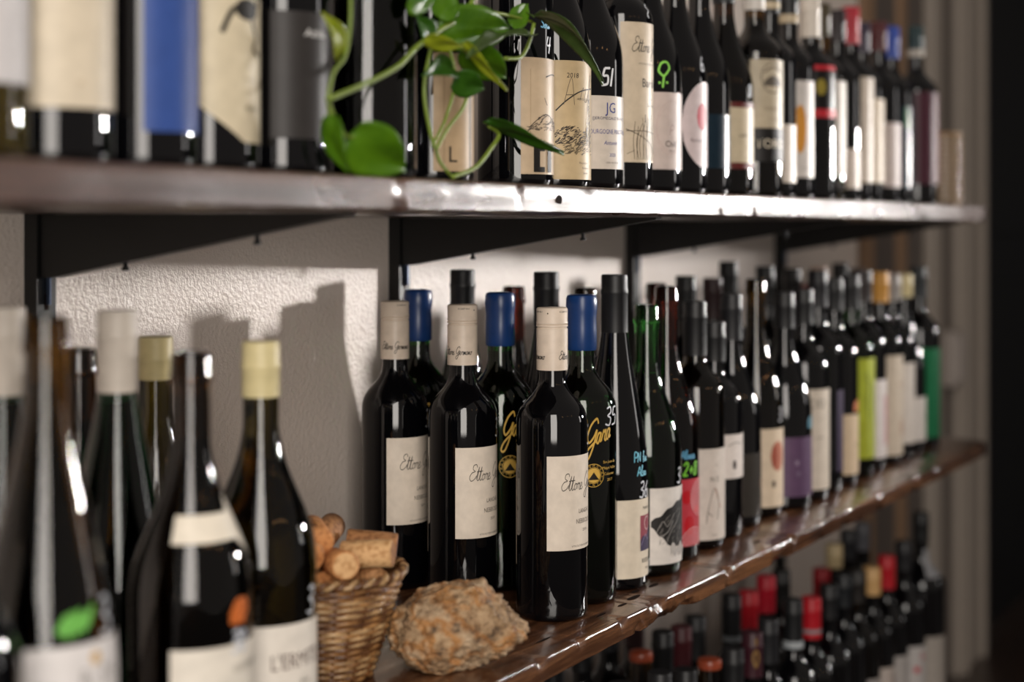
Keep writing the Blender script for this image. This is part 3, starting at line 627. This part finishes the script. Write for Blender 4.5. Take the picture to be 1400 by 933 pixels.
bottle('u', 1.842, .779, .0385, .30, 'burgundy', 'brown', ('cap', BLACK, .05), 'bottle with small cream label edged in dark red', [D(.036, .121, 55, '#d2c2a5', [STRIP(-.036, .036, .114, .121, '#5a1f1c', 14), STRIP(-.036, .036, .036, .044, '#5a1f1c', 14), T('NERO', .005, -.018, .078, GREY)])], [H_('8', .017, -12, .128, '#a9adb5', .002)])
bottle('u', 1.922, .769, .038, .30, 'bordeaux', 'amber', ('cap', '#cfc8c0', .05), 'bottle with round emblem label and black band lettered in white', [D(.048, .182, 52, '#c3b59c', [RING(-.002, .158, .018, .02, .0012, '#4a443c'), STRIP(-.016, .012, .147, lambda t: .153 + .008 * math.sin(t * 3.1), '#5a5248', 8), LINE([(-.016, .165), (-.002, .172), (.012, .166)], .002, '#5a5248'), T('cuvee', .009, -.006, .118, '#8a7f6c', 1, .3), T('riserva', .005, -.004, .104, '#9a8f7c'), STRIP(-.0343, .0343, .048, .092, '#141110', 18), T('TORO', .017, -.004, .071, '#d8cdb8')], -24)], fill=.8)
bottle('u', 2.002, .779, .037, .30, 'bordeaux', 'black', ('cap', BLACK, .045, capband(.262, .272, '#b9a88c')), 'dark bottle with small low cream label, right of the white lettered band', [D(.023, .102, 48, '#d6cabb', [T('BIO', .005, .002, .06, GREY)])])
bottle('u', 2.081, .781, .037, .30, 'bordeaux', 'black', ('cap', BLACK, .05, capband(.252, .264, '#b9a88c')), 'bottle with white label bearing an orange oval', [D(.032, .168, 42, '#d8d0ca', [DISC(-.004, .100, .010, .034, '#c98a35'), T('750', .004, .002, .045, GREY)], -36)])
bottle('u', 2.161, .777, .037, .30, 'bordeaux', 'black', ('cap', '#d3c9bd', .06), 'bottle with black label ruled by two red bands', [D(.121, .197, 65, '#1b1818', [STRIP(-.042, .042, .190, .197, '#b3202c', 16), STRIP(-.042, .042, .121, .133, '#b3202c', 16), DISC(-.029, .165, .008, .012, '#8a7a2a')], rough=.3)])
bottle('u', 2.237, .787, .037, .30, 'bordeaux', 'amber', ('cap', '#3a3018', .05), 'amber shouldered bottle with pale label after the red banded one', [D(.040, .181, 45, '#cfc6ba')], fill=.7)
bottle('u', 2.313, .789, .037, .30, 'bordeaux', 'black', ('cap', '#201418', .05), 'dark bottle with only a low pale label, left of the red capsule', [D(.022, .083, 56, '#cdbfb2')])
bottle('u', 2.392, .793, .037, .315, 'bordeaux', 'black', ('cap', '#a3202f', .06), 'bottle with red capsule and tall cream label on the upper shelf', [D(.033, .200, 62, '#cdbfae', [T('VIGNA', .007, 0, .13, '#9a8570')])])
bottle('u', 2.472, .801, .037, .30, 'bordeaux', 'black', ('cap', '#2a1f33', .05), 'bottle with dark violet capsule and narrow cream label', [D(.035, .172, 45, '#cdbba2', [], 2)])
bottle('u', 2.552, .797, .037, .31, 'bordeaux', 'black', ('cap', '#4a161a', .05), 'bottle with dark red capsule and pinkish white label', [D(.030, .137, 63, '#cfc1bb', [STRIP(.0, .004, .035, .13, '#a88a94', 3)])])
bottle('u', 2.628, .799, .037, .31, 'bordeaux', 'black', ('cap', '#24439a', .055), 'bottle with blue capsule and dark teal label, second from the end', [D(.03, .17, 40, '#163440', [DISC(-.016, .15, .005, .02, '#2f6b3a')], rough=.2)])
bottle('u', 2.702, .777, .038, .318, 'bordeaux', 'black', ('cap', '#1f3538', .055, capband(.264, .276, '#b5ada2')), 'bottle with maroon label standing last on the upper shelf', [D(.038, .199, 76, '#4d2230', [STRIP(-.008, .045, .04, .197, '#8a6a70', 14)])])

# --- lowest shelf
RED = '#b01220'
low = (
 (1.588, .800, .335, ('cap', BLACK, .06), 'black', 'black capped bottle top nearest the left on the lowest shelf', None),
 (1.665, .786, .331, ('cap', '#1a1a1c', .06), 'black', 'black capped bottle top right of the amber neck, front row of the lowest shelf', None),
 (1.743, .788, .315, ('cap', BLACK, .06), 'black', 'black capped bottle top left of the second amber neck', None),
 (1.822, .790, .309, ('wax', '#8f4028', .012), 'amber', 'amber bottle sealed with orange red wax, front row of the lowest shelf', None),
 (1.900, .790, .304, ('cap', '#19191b', .06), 'black', 'black capped bottle top right of the orange waxed amber one', None),
 (1.977, .794, .308, ('cap', '#3a1620', .06, [LINE([(-.012, .262), (-.008, .275), (-.012, .285), (-.016, .275), (-.012, .262)], .003, '#8a6a3a'), LINE([(-.012, .292), (-.012, .302)], .003, '#8a6a3a')], 0), 'black', 'maroon capsule with gold ornament on the lowest shelf', None),
 (2.052, .800, .308, ('cap', '#1b1b1e', .06), 'black', 'black capped bottle top right of the maroon capsule', None),
 (2.130, .792, .321, ('cap', '#17181a', .07, capband(.252, .262, '#a8adb0')), 'black', 'black capsule with a silver band, left of the bright red one', None),
 (2.207, .792, .308, ('cap', RED, .06, capband(.256, .262, '#8a8488')), 'black', 'bright red capsule with thin silver band, front row of the lowest shelf', None),
 (2.286, .792, .311, ('cap', BLACK, .05), 'black', 'dark bottle right of the banded red capsule', '#b9b3ae'),
 (2.361, .794, .313, ('cap', '#101418', .05), 'black', 'dark bottle with glinting shoulder, second right of the banded red capsule', '#aaa6a2'),
 (2.436, .796, .304, ('cap', '#1a1512', .05), 'amber', 'dark amber bottle with pale label low on the lowest shelf', '#a19b97'),
 (2.513, .796, .295, ('cap', '#c9a06a', .045), 'black', 'bottle with gold capsule and brown edged label on the lowest shelf', '#b8aca4'),
 (2.594, .796, .299, ('cap', RED, .055), 'black', 'tall red capsule beside the gold one on the lowest shelf', '#a8a29e'),
 (2.670, .788, .312, ('cap', '#18181b', .05), 'black', 'dark bottle with white label marked in red', '#b5b0ad'),
 (2.753, .782, .350, ('cap', '#0c0c0e', .05), 'black', 'large black bottle with silver neck label at the end of the lowest shelf', '#9c948c'),
 (1.786, .870, .316, ('wax', '#8f4028', .012), 'amber', 'amber bottle sealed with orange red wax, second row of the lowest shelf', None),
 (1.863, .875, .323, ('cap', BLACK, .06), 'black', 'black capped bottle in the second row behind the first amber neck', None),
 (1.939, .883, .312, ('cap', '#4a1a20', .06), 'black', 'dark red capsule in the second row of the lowest shelf', None),
 (2.015, .895, .308, ('cap', '#202022', .06), 'black', 'black capped bottle in the second row right of the dark red capsule', None),
 (2.089, .871, .327, ('cap', '#161618', .07, capband(.26, .268, '#6a6d70')), 'black', 'tall black capsule with dull band left of the red capsules', None),
 (2.164, .875, .316, ('cap', RED, .055), 'black', 'red capsule in the second row, leftmost of the red ones', None),
 (2.240, .877, .324, ('cap', '#b5142a', .055), 'black', 'red capsule in the second row above the others, second of the red ones', None),
 (2.316, .881, .317, ('cap', '#161616', .055), 'black', 'black capped bottle in the second row between red capsules', None),
 (2.480, .872, .290, ('cap', '#a3121f', .06), 'black', 'red capsule in the second row, right of the banded red one', None),
 (2.555, .876, .318, ('cap', '#c9b48a', .04), 'black', 'bottle with cream tan capsule in the second row of the lowest shelf', None),
 (2.631, .876, .329, ('cap', '#1a1a1e', .05), 'black', 'tall black capped bottle in the second row near the shelf end', None),
 (2.706, .874, .331, ('cap', '#55555a', .05), 'black', 'grey capped bottle rearmost near the end of the lowest shelf', None))
low += tuple((1.60 + .08 * k, .985, (.318, .326, .312, .322, .330, .316)[k], ('cap', (BLACK, '#2a1216', '#161618', BLACK, '#1c1c20', '#331a1c')[k], .06), 'black',
        'dark capped bottle against the wall on the lowest shelf, %s from the left' % ('first', 'second', 'third', 'fourth', 'fifth', 'sixth')[k], None) for k in range(6))
for X, Y, H, cap, gl, lab, pc in low:
    R = .042 if H == .35 else .037
    L = []
    if pc:
        art = []
        if 'marked in red' in lab: art = [T('R', .02, -.01, .115, '#b5404a'), STRIP(-.03, -.018, .09, .1, '#b5404a', 3)]
        if 'brown edged' in lab: art = [STRIP(.0, .012, .05, .12, '#6a4030', 4), DISC(.016, .085, .008, .014, '#3f8a3a')]
        L = [D(.04, .135, 62, pc, art)]
        if H == .35: L.append(D(.238, .285, 50, '#8f8f92', [], -6, None, .3))
    bottle('l', X, Y, R, H, 'bordeaux', gl, cap, lab, L, fill=.8)
# ---------------------------------------------------------------- woven basket of corks
BX, BY, BH = 1.064, .822, .094
def wicker(name, a, b_):
    m, nt, b = new_mat(name); n = N(nt, 'ShaderNodeTexNoise'); n.inputs['Scale'].default_value = 70; n.inputs['Detail'].default_value = 5
    nt.links.new(coords(nt), n.inputs['Vector']); nt.links.new(ramp(nt, n.outputs['Fac'], [(.32, a), (.68, b_)]), b.inputs['Base Color'])
    b.inputs['Roughness'].default_value = .38; bump(nt, b, n.outputs['Fac'], .4, .002); return m
WK = [wicker('wicker_honey', '#5f3c20', '#a87c4c'), wicker('wicker_brown', '#3c2110', '#7a502c'), wicker('wicker_pale', '#7a5a38', '#bf9c70')]
bk = tag(empty('woven_basket', (BX, BY, Z_MID)), 'small round woven wicker basket filled with wine corks', 'basket')
def rad_b(z): return .039 + (.068 - .039) * (z / BH) ** .9
NST = 28
link('liner', lathe('liner', [(0, .003), (.034, .003), (rad_b(BH) - .004, BH - .004), (rad_b(BH) - .006, BH - .004), (.031, .006), (0, .006)], 30), WK[1], bk)
rows = 29
for r_ in range(rows):
    z = .004 + (BH - .010) * r_ / (rows - 1); rr = rad_b(z); n = NST * 4
    bm = bmesh.new(); ring = []
    hz = .0016 + (.0004 if r_ % 5 == 0 else 0)
    for i in range(n):
        a = 2 * math.pi * i / n; off = .0011 * math.sin(NST / 2 * a + (r_ % 2) * math.pi) + .0004 * noise.noise(Vector((a * 6, r_, 0)))
        zz = z + .0005 * noise.noise(Vector((a * 3, r_ * 2, 4)))
        ring.append([bm.verts.new(((rr + off + dx) * math.cos(a), (rr + off + dx) * math.sin(a), zz + dz)) for dx, dz in ((.0014, 0), (.0008, hz), (-.0008, hz), (-.0012, 0), (-.0008, -hz), (.0008, -hz))])
    for i in range(n):
        A, B = ring[i], ring[(i + 1) % n]
        for k in range(6): bm.faces.new((A[k], B[k], B[(k+1) % 6], A[(k+1) % 6]))
    link('weave_strand', bm_mesh('weave_strand', bm), WK[(r_ * 7 + r_ // 3) % 3], bk)
for k in range(NST):
    a = 2 * math.pi * (k + .5) / NST; bm = bmesh.new()
    tube(bm, [((rad_b(z) - .0002) * math.cos(a), (rad_b(z) - .0002) * math.sin(a), z) for z in (.003, .03, .06, BH - .002)], .0014, 6)
    link('stake', bm_mesh('stake', bm), WK[1], bk)
for q in range(2):
    bm = bmesh.new(); n = 120
    pts = [((rad_b(BH) + .0022 * math.cos(26 * 2 * math.pi * i / n + q * math.pi)) * math.cos(2 * math.pi * i / n), (rad_b(BH) + .0022 * math.cos(26 * 2 * math.pi * i / n + q * math.pi)) * math.sin(2 * math.pi * i / n),
            BH - .002 + .0026 * math.sin(26 * 2 * math.pi * i / n + q * math.pi)) for i in range(n + 1)]
    tube(bm, pts, .0024, 7); link('rim_braid', bm_mesh('rim_braid', bm), WK[2 - q], bk)
def cork_mat(name, a, b_, stain=None):
    m, nt, b = new_mat(name); v = coords(nt)
    n = N(nt, 'ShaderNodeTexNoise'); n.inputs['Scale'].default_value = 190; n.inputs['Detail'].default_value = 6
    vo = N(nt, 'ShaderNodeTexVoronoi'); vo.inputs['Scale'].default_value = 260
    nt.links.new(v, n.inputs['Vector']); nt.links.new(v, vo.inputs['Vector'])
    nt.links.new(ramp(nt, n.outputs['Fac'], [(.30, a), (.55, b_), (.8, b_)]), b.inputs['Base Color'])
    b.inputs['Roughness'].default_value = .75; bump(nt, b, n.outputs['Fac'], .6, .0015); return m
CK = [cork_mat('cork_tan', '#8a5a32', '#c28f5e'), cork_mat('cork_warm', '#95592e', '#cc8d55'), cork_mat('cork_pale', '#a0703f', '#d2a775'), cork_mat('cork_brown', '#6e4424', '#a8764a')]
STAIN = cork_mat('cork_stained', '#4a2a2c', '#74484a')
cork_me = lathe('cork_body', [(0, -.0225), (.0108, -.0225), (.012, -.0213), (.0122, 0), (.012, .0213), (.0108, .0225), (0, .0225)], 24)
end_me = lathe('cork_end', [(0, .0227), (.0104, .0227), (.0108, .0222)], 24)
corks = [  # x, y, z above shelf, heading of axis, tilt, material, stained end, label
 (-.020, -.030, .104, -.35, .12, 1, 0, 'warm brown cork lying end on at the front of the basket pile'),
 (.012, -.036, .107, .75, .05, 2, 0, 'large pale cork pointing at the viewer above the basket rim'),
 (.046, -.016, .107, .9, -.1, 3, 1, 'wine stained purple cork at the right rim of the basket'),
 (-.006, .006, .122, 2.75, .10, 1, 0, 'printed cork lying across the top of the pile'),
 (-.036, .002, .112, .1, .0, 0, 0, 'tan cork on the left of the pile behind the front cork'),
 (.030, .022, .116, 2.3, .12, 3, 0, 'brown cork at the back right of the pile'),
 (-.010, .034, .110, 1.2, .0, 0, 0, 'tan cork at the back of the pile by the wall'),
 (.020, .000, .092, .2, .0, 2, 0, 'pale cork wedged under the top corks'),
 (-.030, -.012, .084, 1.4, .0, 1, 0, 'warm cork buried at the left under the front cork'),
 (.030, -.024, .082, 2.9, .0, 0, 0, 'tan cork just inside the rim below the pale cork'),
 (.002, .026, .084, .4, .0, 3, 0, 'brown cork buried under the back of the pile')]
for i, (x, y, z, hd, ti, mi, stn, lab) in enumerate(corks):
    c = tag(empty('wine_cork', (BX + x, BY + y, Z_MID + z)), lab, 'cork', 'corks in the basket')
    # axis: local Z laid down along heading
    ax = Vector((math.cos(hd - 1.9), math.sin(hd - 1.9), ti)).normalized()
    c.rotation_mode = 'QUATERNION'; c.rotation_quaternion = ax.to_track_quat('Z', 'Y')
    me = cork_me.copy(); link('cork_body', me, CK[mi], c)
    me = end_me.copy(); link('cork_end', me, STAIN if stn else CK[(mi + 1) % 4], c)
    if i == 3:
        prf = [(.0122, zz) for zz in (-.03, -.03, -.03, -.03, -.03, -.03, -.03, .03)]
        for dirn in (1,):
            V, Fc = text_mesh('TENUTA')
            art = [(a * .0075, b * .0075) for a, b in V]
            vs = [(.01245 * math.cos(b / .0122 + 1.2), .01245 * math.sin(b / .0122 + 1.2), a) for a, b in art]
            link('lettering', pymesh('lettering', vs, Fc), ink('#2a1a12'), c)
# ---------------------------------------------------------------- rock
def rock_mat():
    m, nt, b = new_mat('limestone_ochre'); v = coords(nt)
    n1 = N(nt, 'ShaderNodeTexNoise'); n1.inputs['Scale'].default_value = 30; n1.inputs['Detail'].default_value = 5
    n2 = N(nt, 'ShaderNodeTexNoise'); n2.inputs['Scale'].default_value = 85; n2.inputs['Detail'].default_value = 8; n2.inputs['Roughness'].default_value = .7
    vo = N(nt, 'ShaderNodeTexVoronoi'); vo.inputs['Scale'].default_value = 95
    for n in (n1, n2, vo): nt.links.new(v, n.inputs['Vector'])
    c1 = ramp(nt, n1.outputs['Fac'], [(.38, '#b39c82'), (.46, '#cdb69b'), (.53, '#c08f5a'), (.62, '#cdbba6')])
    c2 = ramp(nt, n2.outputs['Fac'], [(.36, '#5e4a36'), (.46, '#c9b396'), (.56, '#f0e2cc'), (.75, '#fbf0e0')])  # dark low stops put crevice shading into the rock's colour
    mx = N(nt, 'ShaderNodeMix', data_type='RGBA', blend_type='MULTIPLY'); mx.inputs['Factor'].default_value = .9
    nt.links.new(c1, mx.inputs['A']); nt.links.new(c2, mx.inputs['B']); nt.links.new(mx.outputs['Result'], b.inputs['Base Color'])
    b.inputs['Roughness'].default_value = .6
    ad = N(nt, 'ShaderNodeMath', operation='ADD'); nt.links.new(n2.outputs['Fac'], ad.inputs[0]); nt.links.new(vo.outputs['Distance'], ad.inputs[1])
    bump(nt, b, ad.outputs['Value'], .9, .005); return m
bm = bmesh.new(); bmesh.ops.create_icosphere(bm, subdivisions=6, radius=1)
LUMPS = [((1, -.3, .05), .24, 12), ((.35, 0, 1), .14, 6), ((.85, -.3, -.75), -.20, 4), ((.8, 0, .6), -.13, 6), ((-.8, 0, .7), -.04, 3), ((-.2, -.9, .1), .06, 4), ((.3, -.9, -.2), -.08, 8), ((.55, -.75, .2), .07, 10), ((-.3, 0, .95), -.05, 6), ((-.1, -.6, -.8), -.06, 5)]
LUMPS = [(Vector(d).normalized(), a, k) for d, a, k in LUMPS]
CUTS = [(Vector(d).normalized(), h) for d, h in (((-.5, -.1, .85), .90), ((.8, -.2, .55), .86), ((.55, -.6, -.55), .88), ((.05, -1, .25), .88), ((-.5, -.8, .1), .93), ((-.95, -.1, .15), .95), ((.4, -.85, .3), .90), ((-.2, -.55, .8), .93))]
for v in bm.verts:
    p = v.co.normalized()
    k = 1 + .10 * noise.noise(p * 1.7 + Vector((3, 1, 7))) + .07 * noise.noise(p * 3.4 + Vector((1, 5, 2))) + .02 * noise.noise(p * 13) + .012 * noise.noise(p * 30)
    for d, a, sh in LUMPS: k += a * math.exp(-sh * (1 - p.dot(d)))
    k -= .07 * max(0, .28 - abs(noise.noise(p * 4.2 + Vector((8, 2, 1))))) / .28 * .6
    grain = .6 + .4 * max(0, min(1, p.x * 1.6 + .2))
    k += .45 * grain * (.17 * abs(noise.noise(p * 4.5 + Vector((2, 9, 4)))) + .10 * abs(noise.noise(p * 9.5)) + .055 * abs(noise.noise(p * 21))) - .07 * grain
    for nv, dd in CUTS:
        h = p.dot(nv)
        if h > .2 and k * h > dd: k = dd / h + (k - dd / h) * .18
    k += (.06 + .07 * max(0, p.x)) * abs(noise.noise(p * 6.5)) + (.02 + .03 * max(0, p.x)) * abs(noise.noise(p * 21)) + .012 * noise.noise(p * 44)
    v.co = Vector((p.x * .057, p.y * .048, p.z * .044)) * k
    v.co.z = max(v.co.z, -.034 + .004 * noise.noise(p * 4))
mn = min(v.co.z for v in bm.verts)
for v in bm.verts: v.co.z -= mn
rk = link('rough_rock', bm_mesh('rough_rock', bm), rock_mat()); rk.location = (1.139, .737, Z_MID); rk.scale = (1.04, 1.0, .95); rk.rotation_euler = (0, 0, TH - math.pi / 2)
tag(rk, 'rough tan and ochre rock lying on the middle shelf by the basket', 'rock')

# ---------------------------------------------------------------- ribbed jar at the end of the upper shelf
pr = [(0, 0), (.030, 0), (.032, .003)]
for k in range(11):
    z = .008 + k * .0105; pr += [(.0325, z), (.0345, z + .003), (.0345, z + .006), (.0325, z + .009)]
pr += [(.0325, .126), (.030, .127), (.029, .122), (.029, .01), (0, .01)]
jr = tag(empty('ribbed_jar', (2.792, .752, Z_UP)), 'beige ribbed ceramic jar standing at the right end of the upper shelf', 'jar')
link('jar_body', lathe('jar_body', pr, 40), plain('beige_glaze', '#8c7a66', .1, .6), jr)
link('lid', lathe('lid', [(0, .1275), (.031, .1275), (.0325, .129), (.0325, .1325), (.030, .134), (0, .135)], 36), plain('jar_lid_wood', '#9a7a55', .5), jr)

# ---------------------------------------------------------------- trailing vine in front of the upper bottles
def at(u, v, Y):
    q = (u - 700) / F_PX; a, b = CT + q * ST, ST - q * CT; d = Y / b
    return Vector((a * d, Y, EYE + (HOR - v) * d / F_PX))
def leaf_mat(name, a, b_):
    m, nt, b = new_mat(name)
    n = N(nt, 'ShaderNodeTexNoise'); n.inputs['Scale'].default_value = 45; n.inputs['Detail'].default_value = 4
    nt.links.new(coords(nt, world=True), n.inputs['Vector'])
    cr = ramp(nt, n.outputs['Fac'], [(.3, a), (.7, b_)])
    nt.links.new(cr, b.inputs['Base Color']); b.inputs['Roughness'].default_value = .35
    tr = N(nt, 'ShaderNodeBsdfTranslucent'); nt.links.new(cr, tr.inputs['Color'])
    mx = N(nt, 'ShaderNodeMixShader'); mx.inputs['Fac'].default_value = .35
    nt.links.new(b.outputs['BSDF'], mx.inputs[1]); nt.links.new(tr.outputs['BSDF'], mx.inputs[2])
    nt.links.new(mx.outputs['Shader'], nt.nodes['Material Output'].inputs['Surface']); return m
LF = {'g': leaf_mat('leaf_green', '#436e0c', '#5f8c14'), 'd': leaf_mat('leaf_deep_green', '#2a5210', '#3f6e18'), 'y': leaf_mat('leaf_lime', '#8a9a18', '#a6b02c'), 'k': leaf_mat('leaf_dull_green', '#3e5222', '#566c34')}
STEM = plain('vine_stem', '#6f8428', .45)
vine = tag(empty('trailing_vine', (1.13, .70, Z_UP)), 'green pothos vine with heart shaped leaves trailing along the upper shelf', 'plant')
def child(o): o.parent = vine; o.matrix_parent_inverse = Matrix.Translation(-Vector(vine.location)); return o
def leaf(b0, t0, Yb, Yt, width, roll, key, curl=.12, fold=.25, bow=0):
    B, Tp = at(*b0, Yb), at(*t0, Yt); ax = Tp - B; L = ax.length; ax.normalize()
    view = (Vector((0, 0, EYE)) - B).normalized()
    side = ax.cross(view).normalized(); nrm = side.cross(ax).normalized()
    rt = Matrix.Rotation(math.radians(roll), 3, ax); side = rt @ side; nrm = rt @ nrm
    n, m = 14, 8; vs, fs = [], []
    for i in range(n + 1):
        t = i / n
        wd = width * .5 * (math.sin(math.pi * min(1, t ** .60)) ** 1.0 if 0 < t < 1 else 0)
        lobe = -.10 * L * max(0, 1 - t / .25)
        for j in range(-m // 2, m // 2 + 1):
            s_ = j / (m / 2)
            p = B + ax * (t * L + lobe * abs(s_) * (1 if t > 0 else 0)) + side * (s_ * wd)
            p += nrm * (fold * abs(s_) * wd - curl * L * (2 * t - 1) ** 2 + .02 * L * math.sin(t * 7 + s_ * 3))
            if bow: p += Vector((0, 0, bow * L * 4 * t * (1 - t)))
            vs.append(tuple(p))
        if i:
            A, C_ = (i - 1) * (m + 1), i * (m + 1)
            fs += [(A + j, A + j + 1, C_ + j + 1, C_ + j) for j in range(m)]
    me = pymesh('leaf', vs, fs)
    o = child(link('leaf', me, LF[key])); md = o.modifiers.new('thickness', 'SOLIDIFY'); md.thickness = .0005
    return o
for a in (
    ((606, 34), (706, 44), .70, .69, .042, 12, 'g', .05), ((640, 68), (694, 112), .705, .70, .036, 25, 'g', .08), ((632, 66), (690, 132), .69, .68, .014, 50, 'y', .10, .25, .1),
    ((583, 54), (634, 66), .69, .68, .016, 35, 'y', .05), ((625, 88), (584, 98), .70, .69, .024, 20, 'd', .08), ((622, 108), (664, 124), .70, .69, .026, 15, 'd', .06),
    ((482, 186), (558, 238), .70, .69, .046, 8, 'g', .06), ((472, 78), (449, 18), .70, .69, .020, 45, 'y', .12), ((450, 160), (470, 240), .70, .70, .026, 50, 'g', .10),
    ((667, 172), (771, 218), .69, .672, .022, 58, 'd', .05, .25, .06), ((728, 30), (822, 122), .69, .675, .030, 55, 'k', .05, .25, .22), ((700, 34), (724, 4), .70, .70, .020, 20, 'g', .05),
    ((726, 36), (640, 64), .69, .68, .026, 62, 'k', .06), ((602, 24), (616, -22), .70, .70, .028, 25, 'g', .06), ((592, 52), (572, 22), .70, .70, .020, 30, 'd', .06), ((560, 10), (600, -10), .70, .70, .02, 30, 'g', .06)):
    leaf(*a)
def stem(pts, Y, r=.0017):
    P3 = [tuple(at(u, v, Y + (dy[0] if dy else 0))) for u, v, *dy in pts]
    bm = bmesh.new(); tube(bm, catmull(P3, 6), r, 7); child(link('stem', bm_mesh('stem', bm), STEM))
stem([(448, 136), (505, 112), (545, 90), (570, 64), (600, 42), (640, 12), (668, -60)], .70, .0022)
stem([(618, 242), (650, 229), (672, 202), (682, 184), (668, 172)], .695, .0020)
stem([(596, 205), (612, 176), (634, 146), (642, 112)], .70, .0016)
stem([(591, 200), (610, 160), (622, 104), (606, 40)], .705, .0014)
stem([(616, 240), (602, 222), (596, 205), (588, 180), (580, 120), (592, 54)], .705, .0016)
stem([(690, 80), (712, 78), (724, 56), (730, 32)], .692, .0018)
stem([(632, 66), (660, 84), (690, 80)], .70, .0018)
stem([(448, 136), (456, 100), (472, 76), (479, 30), (479, -40)], .70, .0014)
stem([(448, 136), (450, 150), (452, 162)], .705, .0014)
stem([(448, 136), (460, 165), (474, 186), (486, 187)], .702, .0012)
stem([(640, 12), (690, 20), (728, 30)], .70, .0016)
